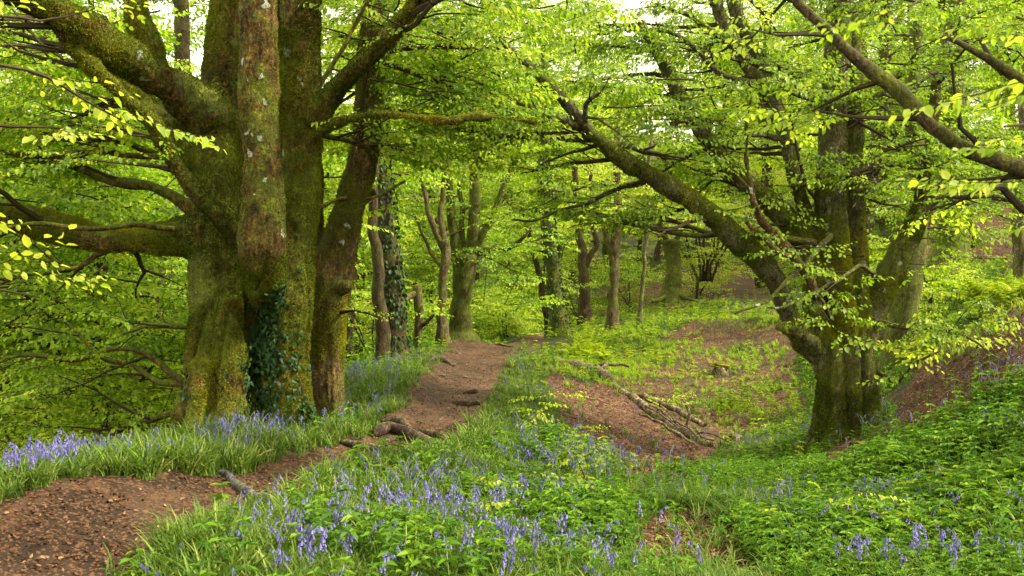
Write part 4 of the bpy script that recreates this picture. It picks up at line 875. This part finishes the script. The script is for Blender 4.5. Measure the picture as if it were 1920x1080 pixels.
for u, d, k, s, lab in ((925,38,0,1.2,'glowing yellow-green sapling just right of the mossy tree on the crest'),(985,41,1,1.2,'tall leafy sapling behind the glowing one near the bend'),(955,36,2,.8,'low bright sapling at the bend of the path'),
        (905,38,1,1.2,'leafy sapling glimpsed behind the mossy forked tree'),(1090,42,0,1.0,'sapling at the foot of the dark forked tree'),(1180,44,1,1.1,'sapling behind the very thin pale stem'),
        (1310,49,0,1.2,'sapling mixed with the many-stemmed coppice'),(800,36,1,1.1,'sapling behind the slender reddish trunk'),(750,30,0,1.0,'sapling behind the ivy-clad trunk'),(690,26,1,1.1,'sapling in the gap right of the leaning beech'),
        (120,13.5,1,1.1,'broad leafy sapling below the big low bough at the far left'),(230,14,0,1.2,'leafy sapling in the dip left of the huge beech foot'),(10,12.5,0,1.1,'leafy sapling at the left edge behind the bluebells'),(310,15.5,2,1.3,'low sapling right against the huge beech foot in the dip'),
        (60,17,1,1.4,'tall sapling farther down the dip at the far left'),(180,19,1,1.4,'tall sapling down the dip behind the dark branching trunk'),(290,20,1,1.5,'tall sapling farther down beside the leaning brown trunk'),(-60,15,1,1.3,'sapling cut by the left edge of the view'),
        (1480,43,1,1.2,'sapling on the skyline behind the arching limb'),(1620,30,0,1.1,'bright sapling behind the foot of the right-hand beech'),(1730,24,2,.8,'low bright sapling in the green hollow at the right'),(1850,38,1,1.2,'sapling high on the slope at the right')):
    place(bushes, k, (u - 960) / FPX * d, d, s, pr.uniform(0, 6.28), lab, 'young beech saplings')

# ================================================================== GROUND VEGETATION
def blade_tuft(r, n=13, L=.25, w=.006, lean=.55):
    t = Tmpl()
    for k in range(n):
        a = r.uniform(0, 6.28); ln = L * r.uniform(.6, 1.25); b = r.uniform(.4, 1.5) * lean; p = np.array([r.normal(0, .02), r.normal(0, .02), -.01]); ww = w * r.uniform(.7, 1.4)
        c = []; pit = 1.45 - r.uniform(0, .3); q = p.copy(); sd_ = np.array([-math.sin(a), math.cos(a), 0])
        for j in range(5):
            wj = ww * (1, 1.05, .95, .65, .08)[j]; c += [q - sd_ * wj, q + sd_ * wj]
            q = q + ln / 4 * np.array([math.cos(a) * math.cos(pit), math.sin(a) * math.cos(pit), math.sin(pit)]); pit -= b * .62
        t.add(np.array(c), [[2 * j, 2 * j + 1, 2 * j + 3, 2 * j + 2] for j in range(4)], 0)
    return t.done()
def herb_plant(r, h=.22, tiers=4, L=.046):
    t = Tmpl(); p = np.array([0., 0., 0.]); pts = [p.copy()]; 
    for k in range(tiers): p = p + np.array([r.normal(0, .012), r.normal(0, .012), h / tiers]); pts.append(p.copy())
    V, F = tube_arr(np.array(pts), np.linspace(.003, .0015, len(pts)), 3, 0, cap=False); t.add(V, F, 1)
    for k in range(1, tiers + 1):
        m = 4 if k < tiers else 5; a0 = r.uniform(0, 6.28); s = (.7, 1.1, 1.2, 1.0, .8)[min(k, 4)]
        for j in range(m):
            t.add(*leaf_geo(pts[k] + 0, a0 + j * 6.28 / m + r.normal(0, .2), L * s * r.uniform(.8, 1.2), .45, tilt=r.normal(.15, .25), roll=r.normal(0, .2), fold=.10, droop=.25), 0)
    return t.done()
def fern_frond_tmpl(r, ln=.55, simple=False):
    t = Tmpl(); p = np.array([0., 0., 0.]); pit = 1.25; n = 12; pts = [p.copy()]
    for k in range(n): p = p + ln / n * np.array([math.cos(pit), 0, math.sin(pit)]); pit -= 1.35 / n; pts.append(p.copy())
    pts = np.array(pts); V, F = tube_arr(pts, np.linspace(.004, .001, n + 1), 3, 0, cap=False); t.add(V, F, 1)
    for k in range(2, n + 1):
        f = k / n; w = .17 * ln / .55 * math.sin(min(1, f * 1.15) * 2.7 + .25) + .015
        for s in (-1, 1):
            for j in (0, 1):
                a = leaf_geo(np.array([pts[k][0] + j * ln / n * .35, 0, pts[k][2]]), s * 1.25, max(w, .02) * r.uniform(.85, 1.1), .24, tilt=-.15, fold=.03, droop=.12, simple=True); t.add(*a, 0)
    return t.done()
def bluebell_tmpl(r, h=.34, nb=8, lo=False):
    """returns stem template and flower template"""
    a = r.uniform(0, 6.28); pts = []; p = np.array([0., 0., 0.]); pit = 1.5
    for k in range(8):
        pts.append(p.copy()); p = p + h / 7 * np.array([math.cos(a) * math.cos(pit), math.sin(a) * math.cos(pit), math.sin(pit)]); pit -= .05 if k < 4 else .32
    pts = np.array(pts); s = Tmpl(); s.add(*tube_arr(pts, np.linspace(.0035, .0015, 8), 3, 0, cap=False), 0); s.done()
    f = Tmpl()
    for k in range(nb):
        q = 3.6 + 3.4 * k / (nb - 1); i = min(int(q), 6); c = pts[i] + (pts[i + 1] - pts[i]) * (q - i); az = a + r.normal(0, 1.1); dr = r.uniform(.02, .034)
        top = c + np.array([math.cos(az) * dr * .6, math.sin(az) * dr * .6, .004]); bot = top + np.array([math.cos(az) * .008, math.sin(az) * .008, -r.uniform(.020, .028) * (1.1 - .3 * k / nb)])
        if lo: f.add(*leaf_geo(top, az, .03, .6, tilt=-1.2, simple=True), 0); continue
        f.add(*tube_arr(np.array([top, top * .45 + bot * .55, bot, bot + np.array([0, 0, -.004])]), np.array([.003, .0068, .0075, .0115]), 5, 0, cap=False), 0)
    return s, f.done()

vr = np.random.default_rng(99)
def sample(n, d0, d1, u0=-260, u1=2180):
    u = vr.uniform(u0, u1, n); d = np.exp(vr.uniform(math.log(d0), math.log(d1), n)); x = (u - 960) / FPX * d; z = H(x, d); uu, vv, _ = uvd(x, d, z); return x, d, z, uu, vv
def gsum(u, v, lst):
    s = np.zeros(len(u))
    for cu, cv, su, sv, w in lst: s += w * np.exp(-.5 * (((u - cu) / su) ** 2 + ((v - cv) / sv) ** 2))
    return s
def nearpath(x, y): return path_d(x, y)
def bend_(u, v, y): return (u > 925) & (u < 1075) & (v > 615) & (v < 672) & (y > 22)
# --- grass and strap leaves
TUFT = [blade_tuft(np.random.default_rng(300 + k)) for k in range(6)]
G_G = [(100,930,220,60,1.2),(400,860,200,45,1.3),(650,790,120,40,1),(680,720,60,50,1),(720,680,60,40,.7),(450,1080,120,70,1.2),(750,980,220,90,1.3),(950,1040,260,90,1.3),(980,760,80,80,.8),(1000,680,90,25,.9),(1250,610,180,22,1),(1450,1050,200,60,.7),(1870,600,80,60,.8),(1650,600,120,40,.8),(600,760,60,60,1),(820,660,60,12,.5),(1100,900,130,70,.35),(1800,980,160,80,.4),(1330,540,100,12,.6)]
x, y, z, u, v = sample(95000, 4.2, 50)
bend = (u > 925) & (u < 1075) & (v > 615) & (v < 672) & (y > 22)
keep = ~(bend & (vr.random(len(x)) < .8)) & (vr.random(len(x)) < np.clip(gsum(u, v, G_G) * (.75 + .5 * fbm2(x, y, 1.1, 2, 31)), .03, 1)) & (nearpath(x, y) > -.05 + .12 * vr.random(len(x))) & (vr.random(len(x)) > litter(x, y, z) * .93)
x, y, z = x[keep], y[keep], z[keep]; n = len(x); mb = MB()
scatter(mb, TUFT, np.stack([x, y, z], 1), vr.uniform(0, 6.28, n), vr.normal(0, .12, n), vr.normal(0, .12, n), vr.uniform(.40, .85, n) * np.where(y > 17, .75, 1.) * (1 + .5 * fbm2(x, y, .8, 2, 34)), vr)
tag(build(mb, 'grass', [M_GRASS], None, (0, 0, 0), False), 'strappy green grass and bluebell leaves along the path banks', 'grass', kind='stuff')
print('grass tufts', n)
# --- herbs (dog's mercury like ground cover)
HERB = [herb_plant(np.random.default_rng(330 + k), .12 + .022 * k, 4 if k % 2 else 3) for k in range(5)]
G_H = [(1500,940,300,70,1.3),(1750,850,200,70,1.3),(1300,920,150,50,1.1),(1450,1040,250,60,.8),(850,1000,200,80,.15),(1050,880,90,60,.8),(1000,790,60,40,.6),(1400,700,120,60,.75),(1480,760,80,40,.8),(1300,640,150,40,.9),(1700,650,90,50,1),(1900,760,120,60,.8),(1250,830,60,20,.3),(1120,640,80,30,.7),(700,760,50,60,.4),(1600,1020,200,60,.5)]
x, y, z, u, v = sample(85000, 4.5, 46)
keep = (vr.random(len(x)) < np.clip(gsum(u, v, G_H) * (.65 + .8 * fbm2(x, y, .9, 3, 41)), .02, 1)) & (nearpath(x, y) > .12) & (vr.random(len(x)) > litter(x, y, z) * .97)
x, y, z = x[keep], y[keep], z[keep]; n = len(x); mb = MB()
scatter(mb, HERB, np.stack([x, y, z], 1), vr.uniform(0, 6.28, n), vr.normal(0, .15, n), vr.normal(0, .15, n), vr.uniform(.6, 1.25, n) * (1 + .55 * fbm2(x, y, .6, 2, 44)), vr)
tag(build(mb, 'herb_cover', [M_HERB, M_STEM], None, (0, 0, 0), False), 'low leafy green ground cover filling the hollow and the banks', 'ground cover', kind='stuff')
print('herbs', n)
# pale yellow-green herb patches
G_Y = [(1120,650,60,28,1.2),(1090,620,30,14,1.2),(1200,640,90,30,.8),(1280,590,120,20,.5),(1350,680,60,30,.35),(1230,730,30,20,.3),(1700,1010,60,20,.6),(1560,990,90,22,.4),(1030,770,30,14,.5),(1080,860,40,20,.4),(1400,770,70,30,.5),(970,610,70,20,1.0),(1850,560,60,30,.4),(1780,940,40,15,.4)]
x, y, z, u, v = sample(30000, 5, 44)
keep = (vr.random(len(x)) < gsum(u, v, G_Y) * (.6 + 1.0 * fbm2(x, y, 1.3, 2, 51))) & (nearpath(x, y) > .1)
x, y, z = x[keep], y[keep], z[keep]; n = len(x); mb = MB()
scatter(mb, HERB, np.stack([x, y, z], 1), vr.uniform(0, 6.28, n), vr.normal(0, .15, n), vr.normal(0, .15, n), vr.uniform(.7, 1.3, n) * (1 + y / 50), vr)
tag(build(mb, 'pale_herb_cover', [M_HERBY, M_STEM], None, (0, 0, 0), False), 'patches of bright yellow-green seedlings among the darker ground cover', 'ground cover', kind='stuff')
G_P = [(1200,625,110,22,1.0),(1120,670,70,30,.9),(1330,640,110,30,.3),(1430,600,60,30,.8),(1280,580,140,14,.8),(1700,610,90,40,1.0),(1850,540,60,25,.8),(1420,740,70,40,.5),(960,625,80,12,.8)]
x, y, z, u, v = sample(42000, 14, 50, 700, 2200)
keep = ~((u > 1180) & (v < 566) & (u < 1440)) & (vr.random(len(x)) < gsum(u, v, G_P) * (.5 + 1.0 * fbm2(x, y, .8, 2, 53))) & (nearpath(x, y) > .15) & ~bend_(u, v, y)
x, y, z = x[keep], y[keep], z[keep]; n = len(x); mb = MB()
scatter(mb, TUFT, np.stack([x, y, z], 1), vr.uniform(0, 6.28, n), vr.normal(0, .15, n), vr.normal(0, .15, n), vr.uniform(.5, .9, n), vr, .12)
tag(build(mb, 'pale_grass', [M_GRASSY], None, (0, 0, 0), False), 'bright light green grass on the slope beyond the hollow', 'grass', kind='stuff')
# far ground cover under the wood
x, y, z, u, v = sample(16000, 22, 110, -700, 2600)
keep = ~((u > 1120) & (u < 1500) & (y < 57) & (vr.random(len(x)) < .92)) & ~((u > 900) & (u < 1120) & (y < 40)) & (nearpath(x, y) > .3) & (vr.random(len(x)) > litter(x, y, z) * .985); x, y, z = x[keep], y[keep], z[keep]; n = len(x); mb = MB()
scatter(mb, HERB[:3], np.stack([x, y, z], 1), vr.uniform(0, 6.28, n), vr.normal(0, .2, n), vr.normal(0, .2, n), vr.uniform(1.4, 2.8, n), vr, .1)
tag(build(mb, 'undergrowth', [M_HERB, M_STEM], None, (0, 0, 0), False), 'leafy undergrowth spreading beneath the far trees', 'undergrowth', kind='stuff')
# --- fallen leaves
FL = []
for k in range(4):
    t = Tmpl(); r_ = np.random.default_rng(360 + k); t.add(*leaf_geo(np.array([-.03, 0, 0]), 0, .055, .6, tilt=r_.normal(0, .15), roll=r_.normal(0, .2), fold=r_.uniform(-.2, .2), droop=r_.uniform(-.2, .2)), 0); FL.append(t.done())
x, y, z, u, v = sample(210000, 4.3, 45)
pdv = nearpath(x, y); lt = litter(x, y, z)
keep = vr.random(len(x)) < np.clip(np.where(pdv < .1, .10 + .36 * (fbm2(x, y, 1.4, 3, 61) > .15), .10) + lt * .9, 0, 1)
x, y, z = x[keep], y[keep], z[keep]; n = len(x); mb = MB()
scatter(mb, FL, np.stack([x, y, z + .012], 1), vr.uniform(0, 6.28, n), vr.normal(0, .35, n), vr.normal(0, .35, n), vr.uniform(.22, .65, n) * (1 + y / 50), vr)
tag(build(mb, 'fallen_leaves', [M_FALL], None, (0, 0, 0), False), 'russet fallen beech leaves strewn on the path and the bare banks', 'leaf litter', kind='stuff')
print('fallen', n)
# --- bluebells: the nearest as individuals, the rest as one mass
BB = [bluebell_tmpl(np.random.default_rng(380 + k), .30 + .02 * k, 9) for k in range(6)]
BBL = []
for k in range(5):
    s_, f_ = bluebell_tmpl(np.random.default_rng(390 + k), .30, 7, True); t = Tmpl(); t.add(s_.V, s_.F, 1)
    for j in range(len(f_.F)): t.add(f_.V[f_.F[j]], [[0, 1, 2, 3]], 0)
    BBL.append(t.done())
G_B = [(60,890,110,22,1.5),(250,870,110,18,1.4),(380,850,90,18,1.2),(480,825,60,15,.9),(620,812,40,15,.6),(820,950,200,60,.55),(980,880,90,40,1.5),(1080,920,90,50,1.5),(660,930,60,40,.7),(900,1070,200,50,.8),(560,1040,80,40,.6),(680,740,50,40,.9),(740,690,30,20,.9),(950,690,50,35,.7),(1000,780,50,40,.4),(1250,575,130,12,1.6),(1120,610,60,20,.7),(1560,815,90,12,1.4),(1400,845,90,10,.9),(1750,1040,130,30,2.6),(1650,980,130,25,1.6),(1900,770,60,40,1.6),(1500,960,80,25,.35),(700,800,40,12,.8),(1330,562,70,6,1.6),(1450,690,60,40,.25)]
x, y, z, u, v = sample(52000, 4.6, 50)
keep = (vr.random(len(x)) < .16 * gsum(u, v, G_B) * np.where(u < 640, 1.9, 1.) * np.clip(.7 + 1.2 * fbm2(x, y, 1.6, 2, 71), .1, 2) * np.clip(.25 + y / 14, 0, 1.6)) & (nearpath(x, y) > .08)
x, y, z, u, v = x[keep], y[keep], z[keep], u[keep], v[keep]
vis = (u > -10) & (u < 1930) & (v < 1150); order = np.argsort(np.where(vis, y, 1e3)); near = order[:300]; far = order[300:]
mb = MB(); n = len(far)
scatter(mb, BBL, np.stack([x[far], y[far], z[far]], 1), vr.uniform(0, 6.28, n), vr.normal(0, .1, n), vr.normal(0, .1, n), vr.uniform(.7, 1.1, n) * np.where(y[far] > 17, .8, 1.), vr)
tag(build(mb, 'bluebells', [M_BLUE, M_STEM], None, (0, 0, 0), False), 'mass of violet bluebells across the banks and hollow', 'bluebells', kind='stuff')
print('bluebells', len(x))
bbm = []
for k, (s_, f_) in enumerate(BB):
    bbm.append((mesh_from('stem', s_.V, s_.F, [M_STEM], None, np.full(len(s_.F), .5)), mesh_from('flower_head', f_.V, f_.F, [M_BLUE], None, vr.random(f_.k)[f_.L])))
for i in near:
    if u[i] < 640 and v[i] < 1000 and path_d(np.array([x[i]]), np.array([y[i]]))[0] > 0 and x[i] < -2.2: lab, gp = 'violet bluebell on the grassy bank left of the path', 'bluebells on the left bank'
    elif u[i] > 1300: lab, gp = 'violet bluebell among the leafy cover at the lower right', 'bluebells at the lower right'
    else: lab, gp = 'violet bluebell in the grass between the path and the hollow', 'bluebells between path and hollow'
    k = int(vr.integers(0, 6)); s = float(vr.uniform(.55, .85) * (1.15 if x[i] < -2.2 else 1.)); o = tag(link('bluebell', bbm[k][0], None, (x[i], y[i], z[i])), lab, 'bluebell', gp)
    o.rotation_euler = (float(vr.normal(0, .1)), float(vr.normal(0, .1)), float(vr.uniform(0, 6.28))); o.scale = (s, s, s); link('flower_head', bbm[k][1], o)
# --- ferns
FR = [fern_frond_tmpl(np.random.default_rng(400 + k)) for k in range(3)]
def fern(u_, v_, d, s, label, n=9, mat=M_HERBY):
    x_, y_ = (u_ - 960) / FPX * d, d; o = empty('fern', (x_, y_, h1(x_, y_)), label, 'fern', 'ferns'); a = vr.uniform(0, 6.28)
    for k in range(n):
        t = FR[k % 3]; Rm = rotm(np.array([a + k * 6.28 / n + vr.normal(0, .15)]), np.array([vr.normal(.05, .15)]), np.array([vr.normal(0, .2)]))[0]
        link('frond', mesh_from('frond', (t.V @ Rm.T) * s * vr.uniform(.8, 1.1), t.F, [mat, M_STEM], t.M, vr.random(t.k)[t.L]), o)
for a in ((1085,650,27,1.6,'large bright fern at the top of the bank beside the bend',10),(1120,680,25,1.3,'bright fern lower down the bank beside the bend',9),(1095,640,31,1.3,'fern nearest to the bend of the path',8),(925,640,34,1.2,'fern in front of the glowing sapling',9),
          (1890,560,16,1.2,'fern on top of the bare bank at the right edge',9),(1850,530,20,1.4,'fern behind the bare bank at the right edge',9),(1870,1000,7,.8,'green fern in the lower right corner',9,M_HERB),(1010,830,12,.7,'small green fern beside the bluebells on the shoulder of the path',8,M_HERB),(880,990,7.6,.6,'small green fern among the bluebells in the foreground',8,M_HERB),
          (1480,1010,7.5,.6,'small fern under the leafy cover at the lower right',8,M_HERB),(1700,900,9.5,.8,'fern amid the leafy cover below the right-hand beech',9,M_HERB)): fern(*a)
# --- small yellow seedlings in front of the hollow
def seedling(u_, d, hgt, label, seed, n=4):
    x_ = (u_ - 960) / FPX * d; org = ground_pt(x_, d); g = Grow(seed); o = empty('beech_seedling', org, label, 'seedling', 'young beech seedlings')
    pts = g.line(org, vr.uniform(0, 6.28), 1.3, hgt, .006, .1, .08)
    for k in range(n): g.spray(pts[-1 - k % 3], k * 6.28 / n + vr.normal(0, .3), .75 * hgt / .5)
    mb_, _ = g.leaves(SPRAY_HI); build(g.tw, 'stem', [M_TWIG], o, org); build(mb_, 'foliage', [M_LEAFY, M_TWIG], o, org, False)
for a in ((1020,12.3,.55,'yellow-green seedling standing above the shoulder of the path',501,6),(1085,12.0,.35,'smaller yellow seedling next to the bare leafy slope',502,4),(1110,8.6,.4,'yellow seedling beside the bluebells in the foreground',503,5),(960,6.9,.45,'thin seedling with tiny leaves in the middle foreground',504,3),
          (1790,8.2,.35,'yellow-green seedling beside the mossy stump',505,6),(1640,7.2,.35,'pale seedling left of the lower right bluebells',506,5),(1740,13.0,.9,'tall light sapling leaning over the bare bank',507,7),(1240,17.5,.5,'seedling behind the fallen branches',508,5)): seedling(*a)

# ================================================================== WOOD ON THE GROUND
def on_ground(pts, lift=0.5):
    """(u, v, d, wpx) but the height comes from the terrain; lift in radii"""
    R = pxline(pts); R[:, 2] = H(R[:, 0], R[:, 1]) + R[:, 3] * lift; return R
def wood(name, lines, mat, label, cat, group=None, lift=.6, wob=.2, ns=10):
    org = None; mb = MB()
    for k, p in enumerate(lines):
        R = on_ground([q[:4] for q in p], lift)
        for j, q in enumerate(p):
            if len(q) > 4: R[j, 2] += q[4]
        org = R[0, :3] if org is None else org; tube_px(mb, R, ns, .06, wob, seed=len(label) + k)
    return tag(build(mb, name, [mat], None, org), label, cat, group)
# fallen branches in the hollow
wood('fallen_branch', [[(1040,690,23,12),(1075,710,22,22),(1110,728,21,24),(1140,742,20.2,18),(1150,748,20,10)]], M_DEAD, 'short thick rotten branch at the top end of the woodpile in the hollow', 'branch', 'fallen wood in the hollow', .8, .35)
wood('fallen_branch', [[(1150,748,19.8,12),(1200,768,18.6,16),(1250,792,17.4,18),(1300,815,16.2,18),(1335,828,15.6,10)]], M_DEAD, 'long pale fallen branch lying down the leafy slope', 'branch', 'fallen wood in the hollow', .8, .25)
wood('fallen_branch', [[(1185,735,20,8),(1215,752,19.2,10,.1),(1270,770,18.4,12,.12),(1320,785,17.8,8,.1),(1330,760,17.8,5,.35)]], M_DEAD, 'thinner fallen branch crossing behind the long pale one', 'branch', 'fallen wood in the hollow', 1.)
wood('fallen_branch', [[(1288,800,17.2,8),(1290,775,17.2,8,.18),(1292,745,17.2,6,.42),(1284,720,17.2,3,.62)]], M_DEAD, 'upright dead stick standing in the woodpile', 'branch', 'fallen wood in the hollow')
wood('fallen_branch', [[(1110,690,22,6,.15),(1135,705,21.5,8,.3),(1120,740,21,8,.1)],[(1135,705,21.5,6,.3),(1180,712,21,4,.4)]], M_DEAD, 'crooked forked twiggy branch propped on the upper woodpile', 'branch', 'fallen wood in the hollow')
wood('fallen_branch', [[(1200,790,16.8,5,.1),(1260,815,16,6,.12),(1310,835,15.2,4,.05)]], M_DEAD, 'thin dark stick in front of the long pale branch', 'branch', 'fallen wood in the hollow')
for k in range(7):
    u0 = 1210 + 18 * k; wood('fallen_twig', [[(u0, 770, 18.5 - .3 * k, 4, .05), (u0 + vr.uniform(-20, 30), 780, 17.8 - .3 * k, 4, .2), (u0 + vr.uniform(20, 60), 800, 17.2 - .3 * k, 3, .1)]], M_DEAD, 'thin bare twig tangled in the woodpile in the hollow', 'twig', 'twigs of the woodpile')
wood('fallen_branch', [[(1290,950,8.6,5),(1330,965,8.3,5,.05),(1370,985,8.1,6,.04),(1410,995,8.0,4,.02)],[(1330,965,8.3,4,.05),(1310,1000,7.9,3,.03)]], M_DEAD, 'thin forked stick lying in the leafy cover at the bottom centre', 'branch', None, .9)
wood('fallen_branch', [[(1790,470,28,8),(1830,478,27,10),(1890,500,25,9)]], M_DEAD, 'fallen branch on the leaf-strewn slope beneath the tall thick trunk', 'branch')
# roots across the path
wood('exposed_root', [[(330,918,8.05,10),(380,914,8.2,12),(420,914,8.2,14),(455,930,7.8,19),(490,948,7.45,18),(530,975,7.0,10)]], M_ROOTG, 'smooth grey root crossing the path in the foreground', 'root', 'roots across the path', .15, .3)
wood('exposed_root', [[(640,848,9.9,12),(690,850,9.85,14),(740,855,9.75,12),(800,862,9.6,8)]], M_ROOT, 'straight dark root lying along the near side of the earth step', 'root', 'roots across the path', .7)
wood('exposed_root', [[(700,835,10.7,16),(730,822,10.95,24),(765,828,10.8,22),(810,838,10.6,20),(862,852,10.4,16)]], M_ROOT, 'thick twisted root forming the edge of the earth step', 'root', 'roots across the path', .8, .3)
wood('exposed_root', [[(715,812,11.1,14,.05),(750,815,11.1,18,.06),(790,830,10.9,14,.04),(860,845,10.7,12)],[(735,830,10.7,12),(720,845,10.4,10),(705,856,10.2,8)]], M_ROOT, 'forked root on top of the earth step', 'root', 'roots across the path', .8, .3)
wood('exposed_root', [[(745,850,10.3,10),(775,858,10.15,12),(830,862,10.1,8),(855,870,10,4)]], M_ROOT, 'short root between the earth step and the bluebells', 'root', 'roots across the path', .5)
wood('exposed_root', [[(800,700,20,5),(825,697,20.3,10),(850,703,20,5)]], M_ROOT, 'small root hump across the middle of the path', 'root', 'roots across the path', .3)
wood('exposed_root', [[(850,772,13.4,8),(875,768,13.5,16),(905,775,13.3,8)]], M_ROOT, 'small dark root hump on the right side of the path', 'root', 'roots across the path', .2)
wood('exposed_root', [[(870,745,14.9,6),(885,742,15,12),(900,746,14.9,6)]], M_ROOT, 'lone knuckle of root poking out in the path centre', 'root', 'roots across the path', .2)
wood('exposed_root', [[(930,645,28.5,5),(970,650,27.5,7),(985,655,27,4)]], M_ROOT, 'thin root at the top right of the path crest', 'root', 'roots across the path', .5)
# blob: displaced sphere
def blob(name, x_, y_, rad, mat, label, cat, seed, squash=.6, parent=None, dz=0., amp=.25):
    n1, n2 = 20, 28; th = np.linspace(.02, math.pi - .02, n1); ph = np.arange(n2) / n2 * 2 * math.pi
    D = np.stack([np.outer(np.sin(th), np.cos(ph)), np.outer(np.sin(th), np.sin(ph)), np.outer(np.cos(th), np.ones(n2))], -1).reshape(-1, 3)
    V = D * rad * (1 + amp * fbm(D, 1.6, 4, seed))[:, None] * np.array([1.2, 1, squash]); i = np.arange(n1 - 1)[:, None] * n2; j = np.arange(n2)[None]; F = np.stack([i + j, i + n2 + j, i + n2 + (j + 1) % n2, i + (j + 1) % n2], -1).reshape(-1, 4)
    mb = MB(); mb.add(V, F)
    if parent is not None: o = build(mb, name, [mat], parent); o.location = (0, 0, dz); return o
    V2, F2, a, b = mb.arrays(); o = link(name, mesh_from(name, V2, F2, [mat]), None, (x_, y_, h1(x_, y_) + rad * squash * .3)); return tag(o, label, cat)
def stump(u_, d, rad, ht, label, seed):
    x_ = (u_ - 960) / FPX * d; o = empty('tree_stump', ground_pt(x_, d), label, 'stump', 'old stumps'); mb = MB(); r = np.random.default_rng(seed)
    P = np.array([[0, 0, -.1], [0, 0, ht * .3], [.02, 0, ht * .7], [.04, .01, ht]]); C = catmull(np.hstack([P, np.array([[rad * 1.5], [rad * 1.1], [rad], [rad * .75]])]), .03); V, F = tube_arr(C[:, :3], C[:, 3], 18, .45, seed); mb.add(V, F); build(mb, 'wood', [M_DEAD], o)
    blob('moss_cap', 0, 0, rad * .95, M_MOSS, None, None, seed, .38, o, ht, .6)
stump(1352, 25, .20, .22, 'small stump with a bright yellow moss cap on the far bank of the hollow', 3)
stump(1762, 8.6, .07, .20, 'little rotten stump with yellow moss in the lower right', 4)
stump(1378, 17.4, .09, .08, 'flat mossy stump at the bottom of the hollow', 5)
for k, (u_, d, s) in enumerate(((850,20.5,.05),(872,18,.035),(905,22,.04),(830,17.5,.04),(895,15.8,.03),(860,24,.045),(330,6.2,.03))):
    blob('stone', (u_ - 960) / FPX * d, d, s, M_STONE, ('largest pale stone set in the middle of the path', 'small stone in the path centre nearer than the pale one', 'pale stone on the right half of the path', 'stone near the left edge of the path', 'small stone before the right-hand grass edge', 'stone near the crest of the path', 'tiny stone on the nearest stretch of path')[k], 'stone', 20 + k, .6)
